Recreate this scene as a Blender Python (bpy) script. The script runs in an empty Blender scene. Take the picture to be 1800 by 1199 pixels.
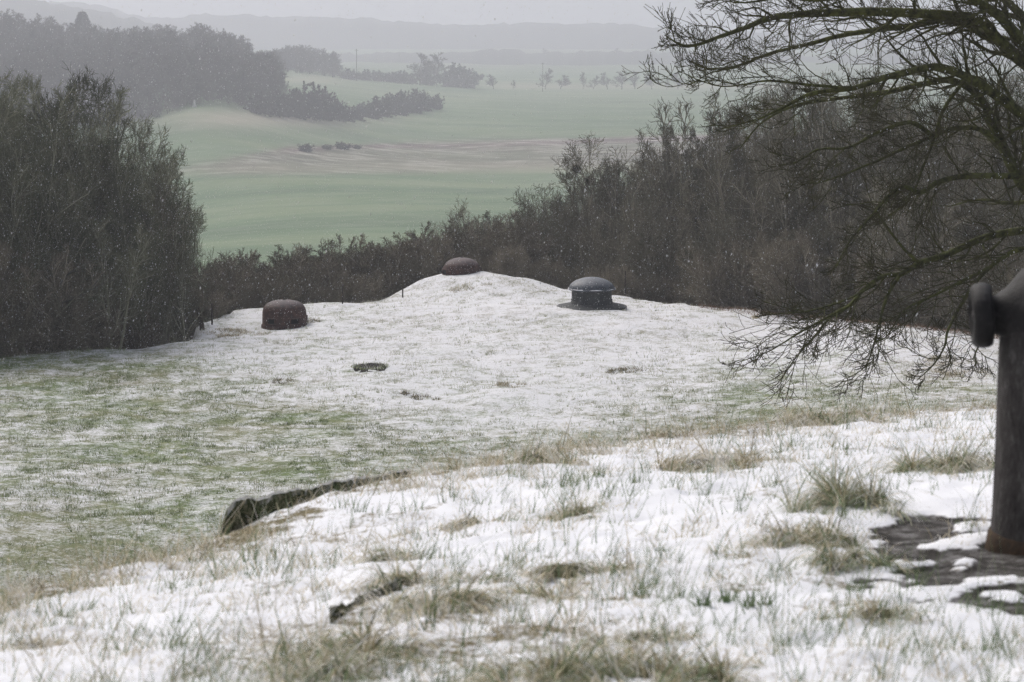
import bpy, math
import numpy as np
from mathutils import Vector

PI = math.pi
sc = bpy.context.scene
col = sc.collection
F = 4300.0                       # focal length in photo pixels (photo 1800 wide)
ZC = 12.0                        # height of the eye above the datum
PITCH = math.atan(570.0 / F)
rng = np.random.default_rng(7)

# ------------------------------------------------------------------ geometry helpers
def slope(py):
    return np.tan(np.arctan((599.5 - np.asarray(py, float)) / F) - PITCH)

def P(px, py, D):
    """world point at horizontal distance D (metres north) seen towards px, py"""
    v = (599.5 - np.asarray(py, float)) / F
    k = D / (math.cos(PITCH) + v * math.sin(PITCH))
    return np.stack([(np.asarray(px, float) - 900.0) / F * k, D + 0 * v, ZC + slope(py) * D], -1)

def pxof(x, y):
    return 900.0 + F * np.asarray(x) / np.maximum(np.asarray(y), 1.0) * 0.998

def sstep(a, b, x):
    t = np.clip((x - a) / (b - a), 0, 1)
    return t * t * (3 - 2 * t)

def _hash(ix, iy, seed):
    h = (ix.astype(np.int64) * 374761393 + iy.astype(np.int64) * 668265263 + seed * 1442695041) & 0xFFFFFFFF
    h = ((h ^ (h >> 13)) * 1274126177) & 0xFFFFFFFF
    h = ((h ^ (h >> 16)) * 2246822519) & 0xFFFFFFFF
    return ((h ^ (h >> 15)) & 0xFFFFFF) / float(0xFFFFFF)

def noise(x, y, scale=1.0, seed=0, octaves=1):
    """value noise about 0, in -1..1"""
    x = np.asarray(x, float) * scale; y = np.asarray(y, float) * scale
    tot = 0; amp = 1; nrm = 0
    for o in range(octaves):
        ix = np.floor(x); iy = np.floor(y)
        fx = x - ix; fy = y - iy
        fx = fx * fx * fx * (fx * (fx * 6 - 15) + 10); fy = fy * fy * fy * (fy * (fy * 6 - 15) + 10)
        a = _hash(ix, iy, seed + o); b = _hash(ix + 1, iy, seed + o)
        c = _hash(ix, iy + 1, seed + o); d = _hash(ix + 1, iy + 1, seed + o)
        tot = tot + amp * ((a * (1 - fx) + b * fx) * (1 - fy) + (c * (1 - fx) + d * fx) * fy)
        nrm += amp; amp *= 0.5
        x = x * 2.03 + 17.3; y = y * 2.03 - 9.1
    return tot / nrm * 2 - 1

class RBF:
    def __init__(s, pts, vals):
        s.p = np.array(pts, float); n = len(s.p)
        d = np.linalg.norm(s.p[:, None] - s.p[None], axis=-1)
        K = s.k(d); A = np.zeros((n + 3, n + 3)); A[:n, :n] = K + np.eye(n) * 1e-6
        A[:n, n] = 1; A[:n, n + 1:] = s.p; A[n, :n] = 1; A[n + 1:, :n] = s.p.T
        s.w = np.linalg.solve(A, np.concatenate([vals, [0, 0, 0]]))
    @staticmethod
    def k(d): return d * d * np.log(d + 1e-9)
    def __call__(s, x, y):
        x = np.asarray(x, float); y = np.asarray(y, float); sh = np.broadcast(x, y).shape
        x = np.broadcast_to(x, sh).ravel(); y = np.broadcast_to(y, sh).ravel()
        n = len(s.p); out = np.full(x.shape, s.w[n]) + s.w[n + 1] * x + s.w[n + 2] * y
        for i in range(n):
            out += s.w[i] * s.k(np.hypot(x - s.p[i, 0], y - s.p[i, 1]))
        return out.reshape(sh)

def from_pix(lst, qf):
    q, z = [], []
    for px, py, D in lst:
        w = P(px, py, D); q.append(qf(w[0], w[1])); z.append(w[2])
    return RBF(q, np.array(z))

# ------------------------------------------------------------------ terrain
FIELD = [(0, 1060, 45), (400, 935, 51), (800, 822, 58), (1200, 750, 64), (1750, 715, 62),
         (0, 632, 78), (170, 620, 80), (330, 606, 82), (420, 545, 92), (560, 536, 93), (500, 572, 88), (690, 526, 96),
         (740, 500, 97), (812, 487, 97), (870, 490, 96), (940, 503, 95), (1000, 517, 94),
         (1040, 538, 89), (1110, 524, 94), (1200, 538, 91), (1300, 548, 88), (1500, 566, 85), (1650, 580, 81), (1800, 600, 78),
         (650, 652, 75), (900, 680, 71), (1300, 650, 74), (0, 800, 60), (400, 720, 68), (900, 600, 81), (1200, 590, 83),
         (650, 580, 86), (1600, 660, 71), (-300, 640, 76), (-300, 1000, 46), (2100, 640, 74), (2100, 760, 60)]
_field = from_pix(FIELD, lambda x, y: (x / 10, y / 10))
EDGE = np.array([(-600, 74), (-300, 76), (0, 78.5), (170, 80.5), (325, 82.5), (345, 88), (420, 92.5), (560, 93.5), (690, 96.5),
                 (740, 97.5), (812, 98.5), (870, 97.5), (1000, 95), (1110, 94.5), (1200, 91.5), (1300, 88.5), (1500, 85.5),
                 (1650, 81.5), (1800, 78.5), (2100, 75), (2600, 72)], float)
VAL = [(350, 450, 430), (600, 430, 440), (850, 400, 480), (1200, 420, 460), (1700, 420, 460), (-200, 440, 440),
       (300, 300, 650), (700, 300, 660), (1200, 300, 660), (1700, 300, 660), (0, 300, 650), (700, 260, 780), (1200, 250, 800),
       (345, 187, 760), (255, 218, 740), (450, 198, 790), (560, 209, 840), (620, 213, 880), (775, 190, 1050), (1000, 160, 1380), (1200, 157, 1400),
       (545, 133, 1300), (620, 141, 1340), (830, 155, 1380), (465, 150, 1200), (150, 230, 720), (0, 235, 700), (-300, 240, 700),
       (0, 95, 1000), (200, 105, 1000), (400, 120, 1000), (-300, 80, 1000), (-300, 60, 1400), (100, 80, 1350), (400, 108, 1400),
       (900, 112, 2200), (300, 112, 2200), (1500, 112, 2200), (-300, 110, 2400), (2100, 160, 1400), (2100, 112, 2200),
       (-300, 80, 3200), (300, 82, 3200), (900, 82, 3200), (1500, 82, 3200), (2100, 82, 3200)]
_val = from_pix(VAL, lambda x, y: (pxof(x, y) / 1000, math.log(y)))

def plateau(x, y):
    return _field(np.clip(x, -24, 24) / 10, np.clip(y, 42, 99) / 10)
def edge_d(x, y):
    return y - np.interp(pxof(x, y), EDGE[:, 0], EDGE[:, 1])
def G(x, y, fine=True):
    x = np.asarray(x, float); y = np.asarray(y, float)
    pz = plateau(x, y)
    d = edge_d(x, y)
    vz = _val(np.clip(pxof(x, y), -400, 2200) / 1000, np.log(np.clip(y, 425, 4200)))
    k = 1 - np.exp(-np.maximum(d, 0) / 90.0)
    z = pz + (vz - pz) * k
    if fine:
        z = z + (noise(x, y, 0.45, 3, 3) * 0.12 + noise(x, y, 1.7, 4, 2) * .035) * (d < 20) + noise(x, y, 0.02, 9, 2) * 1.2 * sstep(350, 700, y)
    return z

MOUND = [(-300, 1145, 7.3), (0, 1062, 8.2), (200, 1008, 9.0), (380, 957, 9.8), (500, 900, 10.3), (600, 867, 10.8), (700, 847, 11.3), (800, 829, 11.8), (1000, 793, 12.8),
         (1200, 762, 13.6), (1400, 735, 14.2), (1740, 718, 14.6), (2100, 705, 15.0),
         (0, 1199, 6.3), (450, 1199, 6.0), (900, 1199, 5.75), (1350, 1199, 5.7), (1800, 1199, 5.75), (1650, 990, 7.6), (2000, 965, 7.6), (1000, 1000, 7.7), (500, 1060, 7.5), (1400, 850, 10.0), (900, 900, 9.6)]
MP = [tuple(P(*m)[:2]) for m in MOUND] + [(0, 0), (-3, 0), (3, 0), (0, 3)]
MZ = np.concatenate([[P(*m)[2] for m in MOUND], [ZC - 1.50] * 3 + [ZC - 1.52]])
_mound = RBF(MP, MZ)
CX = np.array([P(*m)[0] / m[2] for m in MOUND[:13]]); CD = np.array([m[2] for m in MOUND[:13]])
def mound_d(x, y):
    a = np.where(y > 1, x / np.maximum(y, 1), np.sign(x) * 0.4)
    return y - np.interp(a, CX, CD)
PIPE = P(1866, 962, 7.95)[:2]
def bare_mask(x, y):
    r = np.hypot((x - PIPE[0] + 0.08) / 0.60, (y - PIPE[1] + .32) / 1.25)
    n = noise(x, y, 4.5, 31, 3) * 0.30 + noise(x, y, 14, 37, 2) * .14
    isl = sstep(.08, .3, noise(x + 3.1, y, 5.5, 35, 3) + noise(x, y, 17, 39, 2) * .25) * (r > .42)   # snow islands left on the pad
    return np.clip(sstep(0.10, -0.08, r - 0.95 + n) - isl, 0, 1)
def mound_z(x, y):
    x = np.asarray(x, float); y = np.asarray(y, float)
    z = _mound(np.clip(x, -4.5, 5), np.clip(y, 0, 15.5))
    d = mound_d(x, y)
    dd = np.maximum(d, 0)
    z = z - 0.62 * (np.sqrt(dd * dd + 0.25) - 0.5) - 0.35 * np.maximum(np.abs(x) - 5, 0)
    b = bare_mask(x, y)
    near = sstep(1.25, .85, np.hypot((x - PIPE[0] + 0.08) / 0.60, (y - PIPE[1] + .32) / 1.25))
    z = z + (noise(x, y, 2.2, 5, 2) * 0.025 + noise(x, y, 8, 6, 3) * 0.016 + np.maximum(noise(x, y, 5, 8, 2), 0) * 0.02) * (1 - .75 * b) * (1 - .7 * near) - 0.022 * b
    z = z + noise(x, y, 32, 12, 2) * 0.003
    return z

# ------------------------------------------------------------------ scene helpers
def tag(o, label=None, cat=None, group=None, kind=None):
    if label: o['label'] = label
    if cat: o['category'] = cat
    if group: o['group'] = group
    if kind: o['kind'] = kind
    return o

def mesh_np(name, V, Fq, mat, attrs=None, smooth=True, corner=None):
    """V n x 3, Fq m x k faces (uniform size)"""
    me = bpy.data.meshes.new(name)
    V = np.ascontiguousarray(V, np.float32); Fq = np.ascontiguousarray(Fq, np.int32)
    k = Fq.shape[1]
    me.vertices.add(len(V)); me.vertices.foreach_set('co', V.ravel())
    me.loops.add(Fq.size); me.loops.foreach_set('vertex_index', Fq.ravel())
    me.polygons.add(len(Fq)); me.polygons.foreach_set('loop_start', np.arange(0, Fq.size, k, dtype=np.int32))
    me.polygons.foreach_set('use_smooth', np.full(len(Fq), smooth))
    me.update(calc_edges=True)
    for an, av in (attrs or {}).items():
        a = me.attributes.new(an, 'FLOAT', 'POINT'); a.data.foreach_set('value', np.ascontiguousarray(av, np.float32).ravel())
    if mat: me.materials.append(mat)
    me.validate()
    return me

def link(name, me, parent=None, loc=None):
    o = bpy.data.objects.new(name, me); col.objects.link(o)
    if parent: o.parent = parent
    if loc is not None: o.location = loc
    return o
def empty(name, loc, rz=0, s=1.0):
    o = bpy.data.objects.new(name, None); col.objects.link(o); o.empty_display_size = .3
    o.location = loc; o.rotation_euler = (0, 0, rz); o.scale = (s, s, s)
    return o

class Geo:
    """collects quads from several shapes into one mesh"""
    def __init__(s): s.V = []; s.F = []; s.n = 0; s.A = []
    def add(s, V, Fq, a=None):
        V = np.asarray(V, float).reshape(-1, 3)
        s.V.append(V); s.F.append(np.asarray(Fq) + s.n); s.n += len(V)
        s.A.append(np.zeros(len(V)) if a is None else np.broadcast_to(a, (len(V),)).astype(float)); return s
    def mesh(s, name, mat, smooth=True, jit=None):
        V = np.concatenate(s.V)
        return mesh_np(name, V, np.concatenate(s.F), mat, {'tint': np.concatenate(s.A)}, smooth)

def tubes(pts, rad, k=3):
    """pts N,S,3  rad N,S -> V,F of open tubes"""
    N, S, _ = pts.shape
    t = np.empty_like(pts); t[:, 1:-1] = pts[:, 2:] - pts[:, :-2]; t[:, 0] = pts[:, 1] - pts[:, 0]; t[:, -1] = pts[:, -1] - pts[:, -2]
    t /= np.linalg.norm(t, axis=-1, keepdims=True) + 1e-12
    ref = np.where(np.abs(t[:, :1, 2:3]) > .8, np.array([1., 0, 0]), np.array([0, 0, 1.]))
    u = np.cross(t, np.broadcast_to(ref, t.shape)); u /= np.linalg.norm(u, axis=-1, keepdims=True) + 1e-12
    w = np.cross(t, u)
    an = np.arange(k) * 2 * PI / k
    V = pts[:, :, None] + rad[:, :, None, None] * (np.cos(an)[:, None] * u[:, :, None] + np.sin(an)[:, None] * w[:, :, None])
    idx = np.arange(N * S * k).reshape(N, S, k)
    a = idx[:, :-1]; b = idx[:, 1:]
    Fq = np.stack([a, np.roll(a, -1, 2), np.roll(b, -1, 2), b], -1).reshape(-1, 4)
    return V.reshape(-1, 3), Fq

def lathe(profile, n=40, closed_top=True, wob=None):
    pr = np.array(profile, float); m = len(pr)
    an = np.arange(n) * 2 * PI / n
    V = np.stack([pr[:, None, 0] * np.cos(an), pr[:, None, 0] * np.sin(an), np.broadcast_to(pr[:, None, 1], (m, n))], -1).reshape(-1, 3)
    i = np.arange(m * n).reshape(m, n)
    Fq = np.stack([i[:-1], np.roll(i[:-1], -1, 1), np.roll(i[1:], -1, 1), i[1:]], -1).reshape(-1, 4)
    return V, Fq

def box(cx, cy, cz, sx, sy, sz, rz=0, sub=1):
    import itertools
    V = np.array(list(itertools.product((-.5, .5), (-.5, .5), (-.5, .5)))) * (sx, sy, sz)
    c, s = math.cos(rz), math.sin(rz)
    V = np.stack([V[:, 0] * c - V[:, 1] * s + cx, V[:, 0] * s + V[:, 1] * c + cy, V[:, 2] + cz], -1)
    return V, np.array([(0, 1, 3, 2), (4, 6, 7, 5), (0, 4, 5, 1), (2, 3, 7, 6), (0, 2, 6, 4), (1, 5, 7, 3)])

# ------------------------------------------------------------------ materials
def nt(name):
    m = bpy.data.materials.new(name); m.use_nodes = True
    t = m.node_tree; b = t.nodes['Principled BSDF']
    return m, t, b
class N:
    def __init__(s, t): s.t = t
    def __call__(s, typ, ins=None, **kw):
        n = s.t.nodes.new(typ)
        for k, v in kw.items(): setattr(n, k, v)
        for k, v in (ins or {}).items():
            if hasattr(v, 'is_output'): s.t.links.new(v, n.inputs[k])
            else: n.inputs[k].default_value = v
        return n
    def noise(s, scale, detail=4, rough=.6, vec=None, dist=0):
        n = s('ShaderNodeTexNoise', {'Scale': scale, 'Detail': detail, 'Roughness': rough, 'Distortion': dist})
        if vec: s.t.links.new(vec, n.inputs['Vector'])
        return n.outputs['Fac']
    def math(s, op, a, b=0.0, clamp=False):
        return s('ShaderNodeMath', {0: a, 1: b}, operation=op, use_clamp=clamp).outputs[0]
    def ramp(s, fac, stops):
        r = s('ShaderNodeValToRGB', {'Fac': fac}); cr = r.color_ramp
        while len(cr.elements) < len(stops): cr.elements.new(.5)
        for e, (p, c) in zip(cr.elements, stops):
            e.position = p; e.color = (*c, 1) if len(c) == 3 else c
        return r.outputs['Color']
    def mix(s, f, a, b):
        n = s('ShaderNodeMix', data_type='RGBA')
        for i, v in ((0, f), (6, a), (7, b)):
            if hasattr(v, 'is_output'): s.t.links.new(v, n.inputs[i])
            else: n.inputs[i].default_value = v if i == 0 else (*v, 1)
        return n.outputs[2]
    def attr(s, name): return s('ShaderNodeAttribute', attribute_name=name).outputs['Fac']
    def pos(s): return s('ShaderNodeNewGeometry').outputs['Position']
    def objc(s): return s('ShaderNodeTexCoord').outputs['Object']
    def bump(s, h, strength=.5, dist=.02):
        return s('ShaderNodeBump', {'Height': h, 'Strength': strength, 'Distance': dist}).outputs['Normal']
def step01(n, x, lo, hi):
    r = n('ShaderNodeMapRange', {'Value': x, 'From Min': lo, 'From Max': hi}); r.clamp = True
    return r.outputs[0]

SNOW = (0.80, 0.80, 0.83)
# --- hilltop field: thin snow over short grass
def mat_field():
    m, t, b = nt('snowy_grass'); n = N(t); p = n.pos()
    big = n.noise(.35, 3, .6, p); mid = n.noise(1.7, 5, .65, p); fine = n.noise(9.0, 6, .8, p); grit = n.noise(28, 3, .7, p)
    grass = n.ramp(n.noise(1.3, 5, .7, p), [(.3, (.080, .120, .040)), (.5, (.14, .19, .070)), (.7, (.24, .26, .12))])
    straw = n.ramp(n.noise(9, 4, .7, p), [(.3, (.15, .12, .07)), (.7, (.42, .38, .29))])
    cover = n.attr('snow')
    g = n.mix(n.math('MULTIPLY', n.attr('dry'), 1.0), grass, straw)
    s = n.math('ADD', n.math('MULTIPLY', mid, 1.05), n.math('MULTIPLY', fine, 1.05))
    s = n.math('ADD', s, n.math('MULTIPLY', grit, .55))
    s = n.math('ADD', s, n.math('MULTIPLY', big, .35))
    s = n.math('ADD', s, n.math('MULTIPLY', cover, .36))
    f = step01(n, s, 1.48, 1.82)
    f = n.math('MULTIPLY', f, .93)
    c = n.mix(f, g, SNOW)
    litter = n.ramp(n.noise(3, 5, .7, p), [(.35, (.018, .014, .010)), (.65, (.06, .045, .03))])
    c = n.mix(n.attr('litter'), c, litter)
    t.links.new(c, b.inputs['Base Color']); b.inputs['Roughness'].default_value = .85
    b.inputs['Specular IOR Level'].default_value = .2
    h = n.math('ADD', n.math('MULTIPLY', mid, .6), n.math('MULTIPLY', fine, .5))
    t.links.new(n.bump(h, .8, .12), b.inputs['Normal'])
    return m
def mat_valley():
    m, t, b = nt('valley_meadow'); n = N(t); p = n.pos()
    st = n('ShaderNodeMapping', {'Vector': p, 'Scale': (.012, .03, .03)}).outputs[0]
    st2 = n('ShaderNodeMapping', {'Vector': p, 'Scale': (.08, .15, .15)}).outputs[0]
    a = n.noise(1.0, 5, .6, st); d = n.noise(1.0, 6, .7, st2)
    green = n.ramp(a, [(.35, (.070, .124, .058)), (.5, (.105, .168, .082)), (.66, (.16, .21, .11))])
    green = n.mix(n.math('MULTIPLY', step01(n, d, .45, .8), .45), green, (.30, .31, .25))
    dry = n.ramp(d, [(.38, (.05, .025, .028)), (.5, (.13, .085, .08)), (.62, (.42, .38, .36))])
    pale = n.mix(d, (.24, .21, .15), (.44, .41, .34))
    c = n.mix(n.attr('dry'), green, dry)
    c = n.mix(n.attr('pale'), c, pale)
    litter = n.ramp(n.noise(.3, 5, .7, p), [(.35, (.02, .018, .012)), (.65, (.06, .05, .035))])
    c = n.mix(n.attr('litter'), c, litter)
    t.links.new(c, b.inputs['Base Color']); b.inputs['Roughness'].default_value = .9
    b.inputs['Specular IOR Level'].default_value = .1
    return m
def mat_mound():
    m, t, b = nt('deep_snow'); n = N(t); p = n.pos()
    thin = n.attr('thin')
    nn = n.math('ADD', n.math('MULTIPLY', n.noise(11, 5, .7, p), .6), n.math('MULTIPLY', n.noise(50, 3, .7, p), .4))
    f = step01(n, n.math('SUBTRACT', nn, n.math('MULTIPLY', thin, .20)), .30, .40)
    soil = n.ramp(n.noise(40, 4, .7, p), [(.3, (.07, .06, .035)), (.55, (.20, .17, .10)), (.75, (.36, .31, .22))])
    c = n.mix(f, soil, (.80, .805, .84))
    conc = n.ramp(n.noise(9, 7, .8, p), [(.38, (.008, .007, .006)), (.5, (.045, .040, .036)), (.60, (.17, .165, .165))])
    bare = n.attr('bare')
    bb = step01(n, n.math('ADD', bare, n.math('MULTIPLY', n.math('SUBTRACT', n.noise(25, 4, .7, p), .5), .9)), .35, .62)
    c = n.mix(bb, c, conc)
    t.links.new(c, b.inputs['Base Color'])
    t.links.new(n.math('SUBTRACT', .9, n.math('MULTIPLY', bb, .12)), b.inputs['Roughness'])
    b.inputs['Specular IOR Level'].default_value = .12
    b.inputs['Subsurface Weight'].default_value = 0
    t.links.new(n.bump(nn, .5, .02), b.inputs['Normal'])
    return m
def mat_bark(name, c1, c2, scale=6, tintc=None, vary=0):
    m, t, b = nt(name); n = N(t); p = n.objc()
    c = n.ramp(n.noise(scale, 4, .7, p), [(.35, c1), (.65, c2)])
    if tintc: c = n.mix(n.attr('tint'), c, tintc)
    if tintc and vary:
        rn = n('ShaderNodeObjectInfo').outputs['Random']
        c = n('ShaderNodeHueSaturation', {'Color': c, 'Value': n('ShaderNodeMapRange', {'Value': rn, 'To Min': 1 - vary, 'To Max': 1 + vary}).outputs[0], 'Hue': n('ShaderNodeMapRange', {'Value': rn, 'To Min': .506, 'To Max': .488}).outputs[0]}).outputs[0]
    t.links.new(c, b.inputs['Base Color']); b.inputs['Roughness'].default_value = .9
    b.inputs['Specular IOR Level'].default_value = .15
    return m
def mat_blades(name, stops):
    m, t, b = nt(name); n = N(t)
    c = n.ramp(n.attr('tint'), stops)
    t.links.new(c, b.inputs['Base Color']); b.inputs['Roughness'].default_value = .75
    b.inputs['Specular IOR Level'].default_value = .2
    return m
def mat_metal(name, c1, c2, c3, scale=6, rough=.55, metallic=.0, vert=1.0, dust=0.0, spec=.22):
    m, t, b = nt(name); n = N(t); p = n.objc()
    q = n('ShaderNodeMapping', {'Vector': p, 'Scale': (1, 1, vert)}).outputs[0]
    a = n.noise(scale, 6, .7, q); d = n.noise(scale * 5, 4, .7, q)
    s = n.math('ADD', n.math('MULTIPLY', a, .65), n.math('MULTIPLY', d, .35))
    c = n.ramp(s, [(.36, c1), (.5, c2), (.64, c3)])
    if dust:       # thin snow lying on what faces up
        nz = n('ShaderNodeSeparateXYZ', {0: n('ShaderNodeNewGeometry').outputs['Normal']}).outputs[2]
        f = n.math('MULTIPLY', step01(n, n.math('ADD', nz, n.math('MULTIPLY', d, .5)), .75, 1.45), dust)
        c = n.mix(f, c, (.62, .62, .66))
    t.links.new(c, b.inputs['Base Color']); b.inputs['Metallic'].default_value = metallic
    t.links.new(n.math('ADD', n.math('MULTIPLY', d, .3), rough - .1), b.inputs['Roughness'])
    t.links.new(n.bump(s, .5, .02), b.inputs['Normal']); b.inputs['Specular IOR Level'].default_value = spec
    return m

M_FIELD = mat_field(); M_VAL = mat_valley(); M_MOUND = mat_mound()
M_HILL = mat_bark('far_hillside', (.03, .035, .032), (.06, .065, .055), .004)
M_BARK_L = mat_bark('grey_bark', (.065, .074, .042), (.13, .142, .082), 3, (.26, .26, .19), .38)
M_BARK_R = mat_bark('brown_bark', (.068, .066, .042), (.135, .128, .080), 3, (.27, .25, .19), .38)
M_BARK_S = mat_bark('scrub_bark', (.080, .074, .048), (.155, .138, .092), 3, (.26, .235, .18), .38)
M_BARK_P = mat_bark('pale_bark', (.10, .10, .085), (.22, .21, .18), 3, (.2, .19, .16))
M_MOSS = mat_bark('mossy_bark', (.030, .030, .016), (.12, .13, .045), 9, (.075, .070, .045))
M_FARW = mat_bark('far_wood', (.040, .036, .030), (.070, .062, .050), .3, (.085, .068, .056))
M_GREEN = mat_blades('grass_blades', [(0, (.10, .15, .06)), (.35, (.17, .23, .11)), (.6, (.30, .35, .21)), (.8, (.52, .48, .36)), (1, (.78, .76, .70))])
M_STRAW = mat_blades('dry_blades', [(0, (.07, .07, .035)), (.2, (.19, .17, .09)), (.45, (.46, .39, .25)), (.68, (.70, .62, .46)), (.9, (.80, .78, .75))])
M_TUFT = mat_blades('field_blades', [(0, (.12, .16, .06)), (.4, (.22, .28, .12)), (.7, (.42, .41, .26)), (1, (.76, .74, .70))])
M_RUST = mat_metal('rusty_steel', (.024, .012, .010), (.054, .026, .021), (.115, .060, .046), 6, .65, 0, 1, .22)
M_SLOT = mat_metal('dark_opening', (.004, .004, .004), (.006, .006, .006), (.010, .010, .010), 5, .9)
M_TUR = mat_metal('grey_turret_steel', (.024, .030, .038), (.048, .058, .072), (.10, .115, .135), 6, .45, 0, 1, .25)
M_TURD = mat_metal('dark_turret_steel', (.022, .025, .026), (.040, .045, .046), (.075, .08, .08), 5, .6, 0, .5, 0)
M_PIPE = mat_metal('weathered_pipe', (.016, .014, .013), (.044, .040, .039), (.115, .108, .106), 13, .7, 0, .45, .10, .12)
M_CAP = mat_metal('black_iron', (.005, .004, .004), (.010, .009, .009), (.030, .028, .028), 10, .55, 0, 1, .05)
M_MOSSC = mat_metal('mossy_concrete', (.006, .009, .002), (.030, .038, .008), (.22, .19, .13), 20, .9, 0, 1, .55)
M_WOOD = mat_metal('weathered_wood', (.02, .015, .012), (.05, .04, .03), (.09, .075, .06), 8, .9, 0, .2, 0)
M_SNOWP = mat_metal('fresh_snow', (.78, .78, .82), (.82, .82, .85), (.85, .85, .87), 8, .9)
M_WHITE = mat_metal('pale_stone', (.45, .45, .43), (.55, .55, .53), (.62, .62, .6), 3, .9)

# ------------------------------------------------------------------ ground sheets
def grow(a, b, s0, r, sgn=1):
    out = []; x = a; s = s0
    while (b - x) * sgn > 0:
        s *= r; x += s * sgn; out.append(x)
    return out
xs = np.array(sorted(grow(-34, -4500, .3, 1.09, -1)) + list(np.arange(-34, 34.01, .27)) + grow(34, 4500, .3, 1.09, 1))
yn = np.array(sorted(grow(42, -300, .4, 1.12, -1)) + list(np.arange(42, 104, .22)) + grow(104, 150, .3, 1.03))
yf = np.array([yn[-1]] + grow(yn[-1], 6800, 2.0, 1.022))
def sheet(name, xs, ys, mat, label=None):
    X, Y = np.meshgrid(xs, ys)
    Z = G(X, Y)
    V = np.stack([X, Y, Z], -1).reshape(-1, 3)
    i = np.arange(V.shape[0]).reshape(X.shape)
    Fq = np.stack([i[:-1, :-1], i[:-1, 1:], i[1:, 1:], i[1:, :-1]], -1).reshape(-1, 4)
    px = pxof(X, Y); sl = (Z - ZC) / np.maximum(Y, 1)
    py = 599.5 - F * np.tan(np.arctan(sl) + PITCH)
    d = edge_d(X, Y)
    # snow: thickest on the bunker top, thin in the dip below the bank and to the left
    nz = noise(X, Y, .22, 21, 3); nz2 = noise(X, Y, .6, 24, 3)
    line = np.interp(px, [-300, 0, 250, 380, 520, 700, 850, 1000, 1150, 1300, 1500, 1800, 2100], [540, 560, 600, 640, 690, 722, 752, 752, 700, 655, 650, 680, 700])
    snow = sstep(70, -60, py - line + nz * 55)
    snow = .88 * snow + .36 * (1 - snow) + .18 * nz + .16 * nz2
    snow += .10 * sstep(900, 1500, px) * sstep(60, 40, Y) 
    snow = np.where(py > 860, snow - .08, snow)
    patch = np.exp(-((px - 560) / 150) ** 2 - ((py - 735) / 22) ** 2) + np.exp(-((px - 100) / 150) ** 2 - ((py - 965) / 28) ** 2) + .8 * np.exp(-((px - 260) / 120) ** 2 - ((py - 655) / 18) ** 2)
    snow -= .30 * patch
    dryb = np.clip(.45 * sstep(300, 900, px) * sstep(720, 560, py) + .3 + .5 * nz2 + .5 * np.exp(-((px - 1650) / 120) ** 2 - ((py - 640) / 45) ** 2), 0, 1)
    snow -= .25 * np.exp(-((px - 1690) / 110) ** 2 - ((py - 655) / 40) ** 2)
    lit = sstep(1.5, 6, d + nz * 2) * sstep(260, 180, Y)
    ml = noise(X, Y, .004, 44, 3); ml2 = noise(X / 3, Y, .02, 45, 3)
    topb = np.interp(px, [250, 380, 520, 700, 830, 1230, 1700], [300, 280, 256, 252, 250, 238, 232])
    botb = np.interp(px, [250, 380, 520, 700, 830, 1230, 1700], [303, 303, 302, 300, 296, 285, 275])
    dry = sstep(-6, 6, py - topb + ml2 * 6) * sstep(8, -6, py - botb + ml2 * 9) * sstep(230, 420, px)
    dry = np.clip(dry * (.75 + .5 * ml2) + .9 * np.exp(-((py - np.interp(px, [480, 620, 830, 1230], [266, 257, 256, 243])) / 2.5) ** 2) * sstep(470, 520, px), 0, 1)
    pale = np.clip(1.2 * np.exp(-((py - 296) / 9) ** 2) * sstep(300, 500, px) * (.6 + .6 * ml2) + 1.1 * np.exp(-((px - 480) / 180) ** 2 - ((py - 208) / 16) ** 2) * (.8 + .5 * ml2) + .45 * np.exp(-((py - 325) / 14) ** 2) * (.6 + ml2)
                   + .5 * np.exp(-((py - 152) / 5) ** 2) * sstep(820, 900, px) + .5 * np.exp(-((px - 545) / 60) ** 2 - ((py - 140) / 8) ** 2) + .25 * ml, 0, 1)
    dry = np.maximum(dry, .35 * sstep(140, 110, py) * (Y > 1500) * (.5 + .5 * ml))
    me = mesh_np(name, V, Fq, mat, {'snow': snow, 'dry': dryb if mat is M_FIELD else dry, 'pale': pale, 'litter': lit})
    return tag(link(name, me), kind='structure')
sheet('field', xs, yn, M_FIELD)
sheet('valley', xs, yf, M_VAL)

# snow bank in front
mx = np.concatenate([np.array(sorted(grow(-3.2, -22, .06, 1.12, -1))), np.arange(-3.2, 4.0, .028), np.array(grow(4.0, 22, .06, 1.12, 1))])
my = np.concatenate([np.array(sorted(grow(4.6, -20, .06, 1.12, -1))), np.arange(4.6, 9, .026), np.arange(9, 16.5, .035), np.array(grow(16.5, 40, .05, 1.1, 1))])
X, Y = np.meshgrid(mx, my); Z = mound_z(X, Y)
i = np.arange(X.size).reshape(X.shape)
def thin_mask(X, Y):
    d = mound_d(X, Y)
    a = .85 * np.exp(-((d + .1) / .45) ** 2) + noise(X, Y, 1.4, 51, 3) * .7 + noise(X, Y, 6, 52, 2) * .5 - .05
    a += .55 * np.exp(-((X + 0.3) / .55) ** 2 - ((Y - 6.5) / .9) ** 2)
    a = np.where(d > .3, 1.3, a)
    return np.clip(a, 0, 1.3)
me = mesh_np('snow_bank', np.stack([X, Y, Z], -1).reshape(-1, 3), np.stack([i[:-1, :-1], i[:-1, 1:], i[1:, 1:], i[1:, :-1]], -1).reshape(-1, 4), M_MOUND,
             {'bare': bare_mask(X, Y), 'thin': thin_mask(X, Y)})
tag(link('snow_bank', me), kind='structure')

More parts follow.
